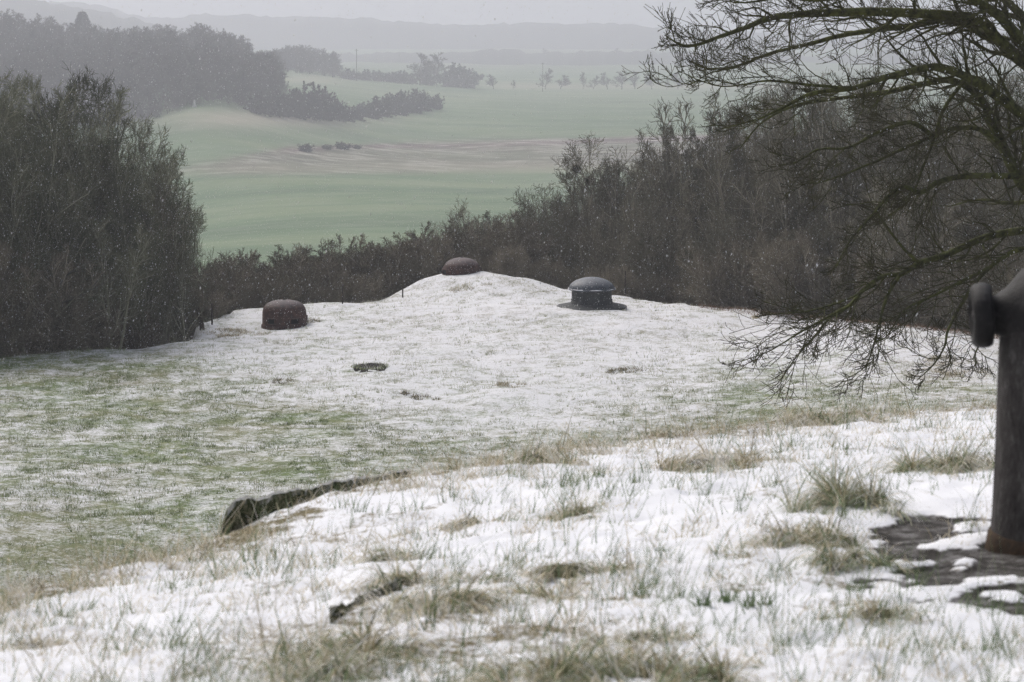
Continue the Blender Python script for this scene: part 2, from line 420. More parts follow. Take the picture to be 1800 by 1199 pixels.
# far hills
def ridge(name, D, depth, prof, seed):
    px = np.linspace(-1500, 3300, 500)
    top = np.interp(px, [p[0] for p in prof], [p[1] for p in prof])
    rows = []
    for k, f in enumerate([0, .15, .4, .7, .9, 1.0, 1.1, 1.5]):
        Dk = D + depth * f
        x = (px - 900) / F * Dk
        zt = ZC + slope(top) * (D + depth) + noise(px, px * 0, .012, seed, 4) * 6 + noise(px, px * 0, .15, seed + 3, 2) * 2.0
        z0 = ZC - 52.0
        h = math.sin(min(f, 1) * PI / 2) if f <= 1 else 1 - (f - 1) * 1.5
        rows.append(np.stack([x, np.full_like(x, Dk), z0 + (zt - z0) * h + noise(px, px * 0 + k, .05, seed + 9, 3) * 2 * (0 < f)], -1))
    V = np.stack(rows); i = np.arange(V.shape[0] * V.shape[1]).reshape(V.shape[:2])
    Fq = np.stack([i[:-1, :-1], i[:-1, 1:], i[1:, 1:], i[1:, :-1]], -1).reshape(-1, 4)
    tag(link(name, mesh_np(name, V.reshape(-1, 3), Fq, M_HILL)), kind='structure')
ridge('hills', 2950, 400, [(-1500, 10), (0, 6), (150, 8), (260, 26), (600, 30), (700, 36), (1000, 44), (1200, 50), (1500, 56), (3300, 40)], 61)
ridge('hill', 2000, 400, [(-1500, -10), (-200, -5), (60, 4), (160, 12), (240, 30), (330, 62), (420, 92), (3300, 100)], 71)

# ------------------------------------------------------------------ trees
def spawn(parent, n, t0, t1, ang, lr, rr, S, up, wand, r, lmin=.5, rmin=0.0, taper=.8):
    """children of every parent polyline: parent=(pts N,S,3 ; rad N,S)"""
    pts, rad = parent; Np, Sp, _ = pts.shape
    n_tot = Np * n
    pi = np.repeat(np.arange(Np), n)
    t = t0 + (t1 - t0) * ((np.tile(np.arange(n), Np) + r.uniform(0, 1, n_tot)) / n)
    f = t * (Sp - 1); k = np.minimum(f.astype(int), Sp - 2); w = (f - k)[:, None]
    pos = pts[pi, k] * (1 - w) + pts[pi, k + 1] * w
    prad = rad[pi, k] * (1 - w[:, 0]) + rad[pi, k + 1] * w[:, 0]
    T = pts[pi, k + 1] - pts[pi, k]; T /= np.linalg.norm(T, axis=1, keepdims=True)
    R = r.normal(size=(n_tot, 3)); R -= (R * T).sum(1, keepdims=True) * T; R /= np.linalg.norm(R, axis=1, keepdims=True)
    a = np.radians(r.uniform(ang[0], ang[1], n_tot))[:, None]
    D = T * np.cos(a) + R * np.sin(a)
    plen = np.linalg.norm(np.diff(pts, axis=1), axis=2).sum(1)[pi]
    L = plen * r.uniform(lr[0], lr[1], n_tot) * (1 - (1 - lmin) * (t - t0) / max(t1 - t0, 1e-6))
    r0 = np.maximum(prad * rr, rmin)
    return extend(pos, D, L, r0, S, up, wand, r, rmin, taper)
def extend(pos, D, L, r0, S, up, wand, r, rmin=0, taper=.8):
    out = [pos]; Dk = D.copy(); step = (L / (S - 1))[:, None]
    up = np.asarray(up, float)
    for s in range(S - 1):
        Dk = Dk + r.normal(size=Dk.shape) * wand + (up if up.ndim else np.array([0, 0, float(up)])) / (S - 1)
        Dk /= np.linalg.norm(Dk, axis=1, keepdims=True)
        out.append(out[-1] + Dk * step)
    pts = np.stack(out, 1)
    rad = np.maximum(r0[:, None] * (1 - taper * np.linspace(0, 1, S))[None], rmin)
    return pts, rad

def make_tree(name, seed, mat, H=12.0, stems=1, low=.25, n1=16, n2=8, n3=7, n4=5, spread=(30, 60), twig=.0085, up=.35, lr1=(.32, .5), droop=0.0, r0=.16, tilt=(.10, .75)):
    """unit kind of tree; returns (trunk mesh, crown mesh)"""
    r = np.random.default_rng(seed)
    base = np.zeros((stems, 3)); D = np.tile([0., 0, 1], (stems, 1))
    if stems > 1:
        an = np.arange(stems) * 2.4 + r.uniform(0, .5, stems); ti = r.uniform(tilt[0], tilt[1], stems)
        D = np.stack([np.sin(ti) * np.cos(an), np.sin(ti) * np.sin(an), np.cos(ti)], -1)
        base = np.stack([np.cos(an) * .25, np.sin(an) * .25, 0 * an], -1) * r.uniform(.2, 1.2, (stems, 1))
    L = H * r.uniform(.72, .95, stems) * (1 if stems == 1 else .9)
    l0 = extend(base, D, L, np.full(stems, r0), 9, .25, .07, r, .01, .85)
    l1 = spawn(l0, n1, low, .98, spread, lr1, .62, 7, up, .12, r, .35, twig * 2.2)
    l2 = spawn(l1, n2, .12, 1, (20, 60), (.4, .7), .6, 5, up * .8 - droop, .14, r, .55, twig * 1.6)
    l3 = spawn(l2, n3, .1, 1, (20, 65), (.45, .8), .55, 4, up * .6 - droop, .18, r, .6, twig)
    gt = Geo(); gc = Geo()
    gt.add(*tubes(*l0, 8), .7); gt.add(*tubes(*l1, 5), 1)
    gc.add(*tubes(*l2, 3), 1); gc.add(*tubes(*l3, 3), .35)
    if n4:
        l4 = spawn(l3, n4, .15, 1, (20, 65), (.5, .95), .7, 3, up * .5 - droop, .2, r, .6, twig * .75, .5)
        gc.add(*tubes(*l4, 3), .1)
    V = np.concatenate(gc.V); top = V[:, 2].max()
    for g in (gt, gc):
        for v in g.V: v /= top
    return gt.mesh(name + '_trunk', mat), gc.mesh(name + '_twigs', mat)

def plant(name, meshes, x, y, H, rz, label, cat, group, zoff=-.05, wide=1.0, crown='crown', stem='trunk', z=None):
    z = float(G(x, y)) if z is None else z
    e = empty(name, (float(x), float(y), z + zoff), rz)
    e.scale = (H * wide, H * wide, H)
    link(stem, meshes[0], e); link(crown, meshes[1], e)
    return tag(e, label, cat, group)

LT = [make_tree('grey_tree', 100 + k, M_BARK_L, 12, 2, .12, 13, 8, 6, 4, (20, 52), .0078, .35, (.34, .5), 0, .13, (.04, .28)) for k in range(4)]
RT = [make_tree('brown_tree', 200 + k, M_BARK_R, 12, 3, .12, 10, 8, 6, 4, (20, 52), .0078, .3, (.34, .5), 0, .12, (.05, .38)) for k in range(4)]
SH = [make_tree('scrub', 300 + k, M_BARK_S, 5, 18, .12, 9, 7, 6, 2, (20, 60), .0065, .35, (.35, .55), 0, .035) for k in range(4)]
SP = [make_tree('spreading_tree', 350 + k, M_BARK_R, 12, 1, .25, 16, 8, 6, 4, (40, 70), .0085, .35, (.42, .6)) for k in range(2)]

TOPL = np.array([(-600, 120), (-200, 110), (0, 122), (60, 128), (110, 135), (140, 190), (200, 235), (245, 250), (290, 292), (320, 330), (350, 370), (380, 440)], float)
TOPM = np.array([(330, 465), (400, 462), (450, 458), (480, 436), (540, 432), (600, 436), (650, 420), (720, 418), (760, 410), (830, 400), (870, 378)], float)
TOPR = np.array([(860, 375), (930, 345), (990, 325), (1030, 275), (1100, 268), (1160, 235), (1200, 200), (1260, 170), (1320, 150), (1400, 130), (1600, 120), (1800, 125), (2300, 120)], float)
def ztop(px, tab, y):
    return ZC + slope(np.interp(px, tab[:, 0], tab[:, 1])) * y
def wood(n, p0, p1, d0, d1, tab, protos, name, label, cat, group, jit, wide, seed, inset=0, first_full=.35, crown='crown', stem='trunk'):
    r = np.random.default_rng(seed)
    for k in range(n):
        u = (k + r.uniform(.1, .9)) / n
        d = d0 + (d1 - d0) * ((k * 0.618034) % 1.0)
        px = p0 + (p1 - p0) * u
        E = np.interp(px, EDGE[:, 0], EDGE[:, 1]); y = E + d
        x = (px - 900) / F * y
        g = float(G(x, y)); zt = float(ztop(px, tab, y))
        H = (zt - g) * (r.uniform(.93, 1.03) if r.random() < first_full else r.uniform(1 - jit, .95))
        H = max(H, 1.6)
        plant(name, protos[int(r.integers(len(protos)))], x, y, H, r.uniform(0, 6.28), label, cat, group, -.05, wide * r.uniform(.85, 1.2), crown, stem)

# the wood left of the field
wood(54, -420, 318, 1.5, 26, TOPL, LT, 'bare_tree', 'bare grey-brown tree crowded into the dark wood at the left of the snowy field', 'tree', 'bare trees of the wood on the left', .20, .72, 1, 0, .7)
wood(18, -80, 285, .8, 5, TOPL + (0, 90), LT, 'bare_tree', 'bare twiggy young tree along the grass edge of the left wood', 'tree', 'young trees along the front of the left wood', .35, .8, 2)
wood(10, -60, 250, .6, 3, TOPL + (0, 290), SH, 'bare_shrub', 'low leafless shrub under the trees where the left wood meets the grass', 'shrub', 'shrubs at the foot of the left wood', .35, .8, 3, crown='twigs', stem='stems')
# scrub behind the bunker top
wood(48, 352, 900, 4, 26, TOPM - (0, 14), SH, 'bare_shrub', 'leafless brown thicket shrub behind the snowy bunker top', 'shrub', 'thicket shrubs behind the bunker top', .30, .95, 4, crown='twigs', stem='stems')
wood(26, 350, 900, 1.5, 8, TOPM + (0, 34), SH, 'bare_shrub', 'low leafless shrub just beyond the edge of the bunker top', 'shrub', 'low shrubs just behind the bunker top', .35, 1.0, 5, crown='twigs', stem='stems')
# the wood on the right
wood(78, 890, 2150, 6, 36, TOPR, RT, 'bare_tree', 'bare reddish-brown tree inside the wood at the right behind the field', 'tree', 'bare trees of the wood on the right', .2, .75, 6, 0, .6)
wood(30, 880, 2100, 2, 12, TOPR + (0, 110), RT, 'bare_tree', 'bare brown young tree at the near edge of the right wood', 'tree', 'young trees along the near edge of the right wood', .4, 1.0, 7)
wood(30, 880, 2000, 1.0, 5, TOPR + (0, 250), SH, 'bare_shrub', 'leafless shrub at the foot of the right wood behind the snow', 'shrub', 'shrubs at the foot of the right wood', .4, .9, 8, crown='twigs', stem='stems')

def solo(name, protos, k, px, ytop, D, label, cat, wide=1.0, rz=0, crown='crown', stem='trunk', group=None, pybase=None):
    x = (px - 900) / F * D; g = float(G(x, D)); H = float(ZC + slope(ytop) * D) - g
    return plant(name, protos[k], x, D, H, rz, label, cat, group, 0, wide, crown, stem)
solo('bare_tree', SP, 0, 790, 342, 128, 'lone round-crowned bare tree standing above the thicket behind the rear domes', 'tree', 1.0, 1)
for px_, pt_, D_, k_, w_, lab_ in [(150, 186, 86, 0, .7, 'bare tree where the top line of the left wood first steps down'), (205, 228, 87, 1, .7, 'bare tree halfway down the sloping top line of the left wood'),
        (250, 250, 88, 3, .65, 'bare tree just before the top line of the left wood drops to the meadow'), (322, 330, 86, 0, .55, 'small outermost bare tree at the right end of the left wood')]:
    solo('bare_tree', LT, k_, px_, pt_, D_, lab_, 'tree', w_, px_)
for px_, pt_, D_, k_, w_, lab_ in [(930, 340, 118, 0, 1.1, 'broad low bare tree at the left tip of the right wood'), (1085, 265, 119, 1, 1.0, 'bare tree right of the mistletoe tree on the rising top line'), (1165, 228, 118, 2, 1.0, 'bare tree midway up the rising top line of the right wood')]:
    solo('bare_tree', RT, k_, px_, pt_, D_, lab_, 'tree', w_, px_)
t_m = solo('bare_tree', SP, 1, 1022, 268, 126, 'bare tree carrying round dark mistletoe balls at the left of the right wood', 'tree', .85, 2)
solo('bare_tree', LT, 1, 8, 112, 86, 'tall bare tree at the far left edge with upright tips above the left wood', 'tree', .75, 2)
solo('bare_tree', LT, 2, 95, 126, 87, 'tallest bare tree near the left end of the left wood, its twigs fanning upward', 'tree', .75, 4)
solo('bare_tree', SP, 0, 290, 288, 86, 'bare tree with outreaching side branches at the right end of the left wood', 'tree', .6, 5)
solo('bare_tree', RT, 3, 1240, 165, 116, 'bare pinkish-brown tree that first rises above the left slope of the right wood', 'tree', .9, 2)
# mistletoe balls sit in that tree: clumps grown as fine twigs
def ball(c, r, seed):
    q = np.random.default_rng(seed); n = 900
    D = q.normal(size=(n, 3)); D /= np.linalg.norm(D, axis=1, keepdims=True)
    return tubes(*extend(np.tile(c, (n, 1)), D, q.uniform(.6, 1, n) * r, np.full(n, .010), 4, 0, .35, q, .008), 3)
M_MIST = mat_bark('mistletoe_green', (.035, .038, .018), (.06, .062, .03), 8)
for k, (px, py, rr) in enumerate([(1014, 297, .27), (1036, 318, .30)]):
    c = P(px, py, 125.5)
    g = Geo().add(*ball((0, 0, 0), rr, 900 + k))
    tag(link('mistletoe', g.mesh('mistletoe', M_MIST), None, c), ['upper round clump of mistletoe in the bare tree at the left of the right wood', 'lower, larger clump of mistletoe in the bare tree left of the right wood'][k], 'mistletoe')

# pale fallen branch in the left wood
q = np.random.default_rng(55)
a, b_ = P(95, 545, 81.3), P(190, 492, 80.2)
def limb_from(points, r0, r1, S=None):
    pts = np.array(points, float); n = len(pts); S = S or (n - 1) * 5 + 1
    t = np.linspace(0, n - 1, S); k = np.minimum(t.astype(int), n - 2); f = (t - k)[:, None]
    p0 = pts[np.maximum(k - 1, 0)]; p1 = pts[k]; p2 = pts[k + 1]; p3 = pts[np.minimum(k + 2, n - 1)]
    c = .5 * ((2 * p1) + (-p0 + p2) * f + (2 * p0 - 5 * p1 + 4 * p2 - p3) * f ** 2 + (-p0 + 3 * p1 - 3 * p2 + p3) * f ** 3)
    rad = r0 + (r1 - r0) * np.linspace(0, 1, S) ** .9
    return c[None], rad[None]
l = limb_from([P(40, 540, 80.6), P(90, 537, 80.2), P(130, 525, 79.9), P(165, 507, 79.6), P(200, 492, 79.3)], .035, .008)
g = Geo().add(*tubes(*l, 6)); l2 = spawn(l, 6, .3, 1, (20, 45), (.2, .4), .6, 6, .25, .1, q, .5, .007); g.add(*tubes(*l2, 4))
tag(link('pale_branch', g.mesh('pale_branch', M_BARK_P)), 'long pale bare branch sweeping low across the front of the left wood', 'branch')
l = limb_from([P(100, 505, 79.9), P(125, 478, 79.8), P(150, 465, 79.7), P(185, 445, 79.5)], .03, .008)
g = Geo().add(*tubes(*l, 6)); l2 = spawn(l, 6, .3, 1, (20, 45), (.2, .4), .6, 6, .25, .1, q, .5, .007); g.add(*tubes(*l2, 4))
tag(link('pale_branch', g.mesh('pale_branch', M_BARK_P)), 'shorter pale bare branch rising to the right above the long one, before the left wood', 'branch')

# ------------------------------------------------------------------ the near mossy tree, its trunk outside the frame on the right
TD = 32.0
tx = P(1960, 600, TD)[0]; tg = float(max(G(tx, TD), mound_z(tx, TD)))
tree = tag(empty('mossy_tree', (float(tx), TD, tg)), 'large bare mossy tree arching its twiggy limbs in from the right edge', 'tree')
off = np.array([tx, TD, tg])
def PP(lst, D0, D1):
    n = len(lst)
    return [P(p[0], p[1], D0 + (D1 - D0) * i / (n - 1)) - off for i, p in enumerate(lst)]
q = np.random.default_rng(77)
trunk_pts = [(0, 0, -.3), (.05, 0, 1.5), (-.05, .1, 3.5), tuple(P(1925, 470, TD) - off), tuple(P(1890, 340, TD) - off), tuple(P(1905, 180, TD) - off), tuple(P(1930, 20, TD) - off), tuple(P(1900, -200, TD) - off)]
tr = limb_from(trunk_pts, .30, .10)
g = Geo(); V, Fq = tubes(*tr, 14); V += noise(V[:, 0] * 3 + V[:, 1], V[:, 2] * 2, 2, 3, 2)[:, None] * .015; g.add(V, Fq, .1)
link('trunk', g.mesh('trunk', M_MOSS), tree)
LIMBS = [  # pixel path, depths, r0, r1
    ([(1905, 180), (1850, 130), (1800, 78), (1760, 32), (1715, 2), (1660, -30), (1600, -60)], TD, TD - 1.5, .13, .04),
    ([(1905, 190), (1850, 140), (1800, 110), (1752, 68), (1722, 36), (1650, 26), (1550, 21), (1475, 22), (1400, 26), (1350, 33), (1315, 47), (1270, 63), (1220, 80), (1192, 77), (1170, 62)], TD, TD - 2.5, .125, .009),
    ([(1752, 68), (1710, 45), (1655, 36), (1600, 46), (1550, 51), (1480, 62), (1420, 78), (1350, 95), (1290, 118), (1240, 120), (1215, 108)], TD - .4, TD + .8, .075, .008),
    ([(1890, 340), (1850, 250), (1800, 205), (1750, 166), (1700, 136), (1650, 118), (1600, 126), (1550, 138), (1500, 155), (1425, 165), (1375, 190), (1330, 210), (1270, 226)], TD, TD - 1.8, .11, .008),
    ([(1895, 420), (1850, 385), (1800, 328), (1772, 278), (1748, 222), (1720, 168), (1672, 141), (1620, 148), (1560, 162), (1480, 172), (1400, 185), (1340, 215), (1300, 262)], TD - .3, TD + 1.6, .115, .009),
    ([(1768, 262), (1725, 228), (1675, 226), (1640, 240), (1600, 256), (1560, 275), (1500, 300), (1450, 318), (1400, 325)], TD, TD - 1.2, .05, .008),
    ([(1905, 380), (1850, 320), (1800, 311), (1700, 310), (1650, 320), (1620, 338), (1590, 329), (1565, 341), (1540, 370), (1515, 398), (1490, 430), (1470, 470)], TD - .3, TD - 2, .065, .008),
    ([(1915, 450), (1850, 405), (1800, 405), (1733, 417), (1667, 446), (1617, 463), (1583, 482), (1550, 487), (1517, 510), (1493, 537), (1460, 558), (1433, 590), (1400, 627), (1373, 668)], TD, TD - 2.4, .075, .008),
    ([(1640, 240), (1600, 215), (1540, 235), (1490, 260), (1440, 262), (1400, 285), (1370, 290)], TD - .6, TD - 1.5, .04, .008),
    ([(1905, 470), (1850, 440), (1790, 440), (1740, 470), (1702, 515), (1668, 577), (1660, 610), (1640, 642), (1612, 668)], TD - .4, TD - 1.5, .05, .007),
    ([(1617, 463), (1590, 440), (1560, 400), (1540, 370)], TD - 1.2, TD - 1.4, .03, .012),
    ([(1583, 482), (1560, 520), (1545, 570), (1535, 610), (1520, 645), (1490, 665)], TD - 1.3, TD - 1.8, .03, .006),
    ([(1850, 90), (1790, 20), (1740, -20), (1690, -60)], TD, TD + 1, .08, .04),
    ([(1680, -30), (1600, -20), (1520, -12), (1440, 0), (1370, -4), (1310, 5), (1275, -5)], TD - 1, TD - 2.2, .05, .008),
    ([(1920, 480), (1870, 480), (1810, 500), (1760, 550), (1725, 600), (1710, 632)], TD - .6, TD - 1.6, .045, .010),
    ([(1700, 136), (1660, 190), (1640, 250), (1620, 300), (1600, 350), (1560, 380)], TD - .4, TD - .8, .035, .008),
    ([(1493, 537), (1450, 560), (1400, 588), (1350, 618), (1295, 638)], TD - 1.9, TD - 2.5, .022, .006),
    ([(1540, 500), (1480, 530), (1410, 548), (1345, 552)], TD - 1.6, TD - 2.2, .020, .006),
    ([(1500, 155), (1430, 150), (1350, 142), (1270, 152), (1200, 128)], TD - 1.2, TD - 2.2, .030, .006),
    ([(1300, 118), (1250, 128), (1210, 148), (1192, 128)], TD + .4, TD + .2, .014, .005),
    ([(1740, 470), (1680, 500), (1640, 520), (1590, 545), (1560, 590), (1540, 600)], TD - .7, TD - 1.9, .03, .007),
]
sub0 = 0
for k, (path, D0, D1, r0, r1) in enumerate(LIMBS):
    L0 = limb_from(PP(path, D0, D1), r0 * .82, r1 * .75)
    length = np.linalg.norm(np.diff(L0[0][0], axis=0), axis=1).sum()
    low = path[-1][1] > 420
    up = -.15 if low else .20
    lean = np.array([-.35, 0, up])
    n2 = int(length * 5.6)
    l2 = spawn(L0, n2, .12, 1, (25, 65), (0, 0), .5, 7, lean, .13, q, .5, .0065)
    # lengths given directly: twigs of 0.5-1.5 m whatever the limb's length
    def redo(par, n, t0, L, ang, rr, S, up, wand, rmin, lm=.6):
        pl = np.linalg.norm(np.diff(par[0], axis=1), axis=2).sum(1).mean()
        return spawn(par, n, t0, 1, ang, (L[0] / pl, L[1] / pl), rr, S, up, wand, q, lm, rmin)
    l2 = redo(L0, n2, .10, (.5, 1.35), (25, 60), .42, 9, lean, .19, .0054, .25)
    l3 = redo(l2, 6, .15, (.2, .6), (25, 55), .6, 6, np.array([-.25, 0, up * 1.2 + .2]), .20, .0044)
    l4 = redo(l3, 4, .2, (.10, .30), (25, 55), .7, 4, np.array([-.1, 0, .45]), .18, .0032)
    gl = Geo(); V, Fq = tubes(*L0, 9); V += noise(V[:, 0] * 9 + V[:, 1] * 5, V[:, 2] * 9, 1, 30 + k, 2)[:, None] * .008; gl.add(V, Fq, .0)
    lo = link('limb', gl.mesh('limb', M_MOSS), tree)
    gt = Geo(); gt.add(*tubes(*l2, 4), .25); gt.add(*tubes(*l3, 3), .6); gt.add(*tubes(*l4, 3), .9)
    link('twigs', gt.mesh('twigs', M_MOSS), lo)

# ------------------------------------------------------------------ far woods, hedges and trees in the valley
FT = [make_tree('far_tree', 400 + k, M_FARW, 12, 1, .12, 16, 8, 6, 0, (35, 70), .045, .25, (.4, .55), 0, .2) for k in range(3)]
FB = [make_tree('far_bush', 420 + k, M_FARW, 5, 18, .05, 10, 7, 7, 0, (30, 75), .030, .05, (.30, .42), 0, .05, (.1, 1.2)) for k in range(3)]
def far_wood(name, spots, seed, label):
    r = np.random.default_rng(seed); g = Geo()
    src = []
    for s in (500, 501, 502, 503):
        rr = np.random.default_rng(s)
        l0 = extend(np.zeros((1, 3)), np.array([[0, 0, 1.]]), np.array([.9]), np.array([.018]), 5, .1, .05, rr, .003)
        l1 = spawn(l0, 17, .02, 1, (40, 80), (.34, .5), .5, 4, .35, .12, rr, .4, .004)
        l2 = spawn(l1, 8, .15, 1, (25, 60), (.4, .65), .7, 3, .25, .2, rr, .5, .0035)
        l3 = spawn(l2, 4, .15, 1, (25, 60), (.4, .7), .7, 2, .2, .2, rr, .5, .0030)
        a = [tubes(*l, 3) for l in (l0, l1, l2, l3)]
        V = np.concatenate([v for v, f in a]); o = np.cumsum([0] + [len(v) for v, f in a[:-1]])
        Fq = np.concatenate([f + k for (v, f), k in zip(a, o)]); V /= V[:, 2].max(); src.append((V, Fq))
    for x, y, H in spots:
        V, Fq = src[int(r.integers(4))]; an = r.uniform(0, 6.28); c, s = math.cos(an), math.sin(an)
        W = np.stack([(V[:, 0] * c - V[:, 1] * s) * H * 1.1, (V[:, 0] * s + V[:, 1] * c) * H * 1.1, V[:, 2] * H], -1)
        g.add(W + (x, y, float(G(x, y))), Fq, r.uniform(0, 1))
    me = g.mesh(name, M_FARW)
    tag(link(name, me), label, 'wood', None, 'stuff')
r = np.random.default_rng(91)
front = np.array([(-400, 715), (0, 712), (255, 745), (345, 768), (450, 798), (500, 805), (600, 1215)], float)
TOPF = np.array([(-400, 30), (0, 14), (60, 22), (130, 40), (150, 38), (200, 48), (300, 42), (350, 40), (400, 50), (430, 62), (450, 90), (490, 85), (520, 75), (590, 88), (605, 120)], float)
spots = []
for k in range(1500):
    px = r.uniform(-380, 492); y0 = np.interp(px, front[:, 0], front[:, 1]); y = y0 + r.uniform(0, 1) ** 1.3 * 330
    x = (px - 900) / F * y; g0 = float(G(x, y)); cap = float(ztop(px, TOPF, y)) - g0
    H = r.uniform(9, 15) * (.45 if y - y0 < 12 else .8 if y - y0 < 30 else 1); H = min(H, cap * r.uniform(.9, 1.02))
    if y > y0 + 220: H = cap * r.uniform(.72, 1.04)
    if H > 4: spots.append((x, y, H))
for k in range(330):
    px = r.uniform(-380, 500); y = np.interp(px, front[:, 0], front[:, 1]) + r.uniform(-2, 10); spots.append(((px - 900) / F * y, y, r.uniform(3, 6.5)))
far_wood('far_wood', spots, 1, 'leafless wood covering the hillside beyond the valley at upper left')
spots = []
for k in range(110):
    px = r.uniform(455, 603); y = r.uniform(1330, 1460)
    x = (px - 900) / F * y; g0 = float(G(x, y)); cap = float(ztop(px, TOPF, y)) - g0
    spots.append((x, y, max(cap * r.uniform(.8, 1.02), 5)))
far_wood('far_wood', spots, 2, 'small dark copse at the right end of the hillside wood')

def far(px, pyb, pyt, D, protos, k, label, cat, group=None, wide=1.0, name='far_tree', crown='crown', stem='trunk'):
    ys = np.linspace(D * .8, D * 1.25, 300); xx = (px - 900) / F * ys
    e_ = np.abs(ZC + slope(pyb) * ys - G(xx, ys)) + np.abs(ys - D) * .002; D = float(ys[int(np.argmin(e_))])
    p = P(px, pyb, D); g0 = float(G(p[0], D)); H = float(ZC + slope(pyt) * D - g0)
    return plant(name, protos[k % len(protos)], p[0], D, H, px * 1.7 % 6.28, label, cat, group, -.2, wide, crown, stem)
# row of bare trees along the valley road
for k, (px, top) in enumerate([(868, 133), (902, 140), (958, 118), (985, 128), (1025, 127), (1043, 132), (1068, 124), (1093, 126), (1116, 124), (1146, 126), (1172, 134), (1192, 128)]):
    far(px, 157, top + (k * 37 % 7) - 3, 1385 + 14 * (k % 3), FT, k, 'slender bare tree in the roadside row across the valley floor', 'tree', 'bare trees lining the valley road', [1.3, .8, 1.0, 1.5, .7, 1.2, 1.0, 1.6, .9, 1.2, .8, 1.4][k])
for k, (px, top, w) in enumerate([(908, 86, 1.5), (960, 84, 1.5), (1087, 84, 1.7), (1140, 85, 1.6), (1176, 88, 1.5)]):
    far(px, 97, top, 2450, FT, k + 1, 'tiny hazy tree scattered on the plain before the far hills', 'tree', 'scattered trees on the distant plain', w)
# hedges and clumps
for k, (px, b, t_, D, w) in enumerate([(612, 140, 118, 1345, 1.4), (640, 141, 120, 1350, 1.4), (668, 143, 122, 1352, 1.5), (695, 145, 124, 1356, 1.5), (712, 147, 122, 1358, 1.5)]):
    far(px, b, t_, D, FB, k, 'low hazy shrub in the hedge along the far meadow', 'shrub', 'hedge shrubs along the far meadow', w, 'far_shrub', 'twigs', 'stems')
far(738, 150, 92, 1365, FT, 0, 'tall round bare tree at the left of the dark clump beyond the far meadow', 'tree', None, 1.25)
far(768, 150, 90, 1367, FT, 1, 'tallest bare tree in the middle of the dark clump beyond the far meadow', 'tree', None, 1.2)
far(795, 153, 108, 1369, FB, 2, 'broad dark shrub under the tallest tree of the clump beyond the far meadow', 'shrub', None, 1.0, 'far_shrub', 'twigs', 'stems')
far(820, 155, 114, 1371, FB, 1, 'rounded dark shrub closing the right end of the clump beyond the far meadow', 'shrub', None, .9, 'far_shrub', 'twigs', 'stems')
far(748, 149, 118, 1364, FB, 0, 'dark shrub under the left tree of the clump beyond the far meadow', 'shrub', None, 1.1, 'far_shrub', 'twigs', 'stems')
for k, (px, b, t_, D, w) in enumerate([(455, 200, 158, 800, 1.0), (478, 202, 156, 805, 1.0), (500, 204, 165, 812, 1.0), (595, 212, 172, 868, .9), (612, 213, 184, 880, .9)]):
    far(px, b, t_, D, FB, k, 'dark shrub in the belt along the foot of the near hump', 'shrub', 'dark shrubs along the foot of the hump', w, 'far_shrub', 'twigs', 'stems')
far(540, 207, 140, 830, FB, 1, 'large dome-shaped dark bush, the biggest in the valley', 'shrub', None, .95, 'far_shrub', 'twigs', 'stems')
far(570, 210, 158, 850, FB, 2, 'dark bush leaning on the right side of the large dome-shaped bush', 'shrub', None, .9, 'far_shrub', 'twigs', 'stems')
far(520, 206, 155, 825, FB, 0, 'dark bush on the left side of the large dome-shaped bush', 'shrub', None, .9, 'far_shrub', 'twigs', 'stems')
for k, (px, b, t_, D) in enumerate([(632, 211, 180, 895), (655, 208, 166, 915), (678, 205, 163, 940), (700, 202, 156, 965), (722, 199, 153, 990), (745, 195, 156, 1015), (766, 192, 162, 1040)]):
    far(px, b, t_, D, FB, k, 'dark hedge bush on the meadow edge right of the large dome-shaped bush', 'shrub', 'hedge bushes across the middle meadow', .85, 'far_shrub', 'twigs', 'stems')
for k, (px, b, t_, D, w) in enumerate([(537, 266, 250, 765, 1.6), (575, 262, 252, 770, 1.6), (602, 262, 247, 775, 1.7), (628, 262, 252, 778, 1.6)]):
    far(px, b, t_, D, FB, k, ['rounded low bush alone at the left end of the brown marsh strip', 'flat low bush between the two rounder bushes on the brown marsh strip', 'widest low bush on the brown marsh strip', 'last low bush on the right of the group on the brown marsh strip'][k], 'shrub', None, w, 'far_shrub', 'twigs', 'stems')
# conifer on the skyline of the hillside wood
p = P(145, 40, 1030); g0 = float(G(p[0], 1030)); H = float(ZC + slope(17) * 1030 - g0)
e = tag(empty('tall_tree', (float(p[0]), 1030, g0)), 'taller dark tree standing above the skyline of the hillside wood', 'tree')
link('trunk', Geo().add(*tubes(*limb_from([(0, 0, 0), (0, 0, H * .5), (0, 0, H)], .35, .05), 6)).mesh('conifer_trunk', M_FARW), e)
q = np.random.default_rng(5); n = 2600; hh = q.uniform(.2, .96, n); an = q.uniform(0, 6.28, n)
Lc = (1 - hh) ** .7 * H * .34 + 1.0
l = extend(np.stack([0 * hh, 0 * hh, hh * H], -1), np.stack([np.cos(an), np.sin(an), 0 * an - .15], -1), Lc, np.full(n, .10), 4, -.2, .12, q, .05)
link('crown', Geo().add(*tubes(*l, 3)).mesh('conifer_crown', M_FARW), e)
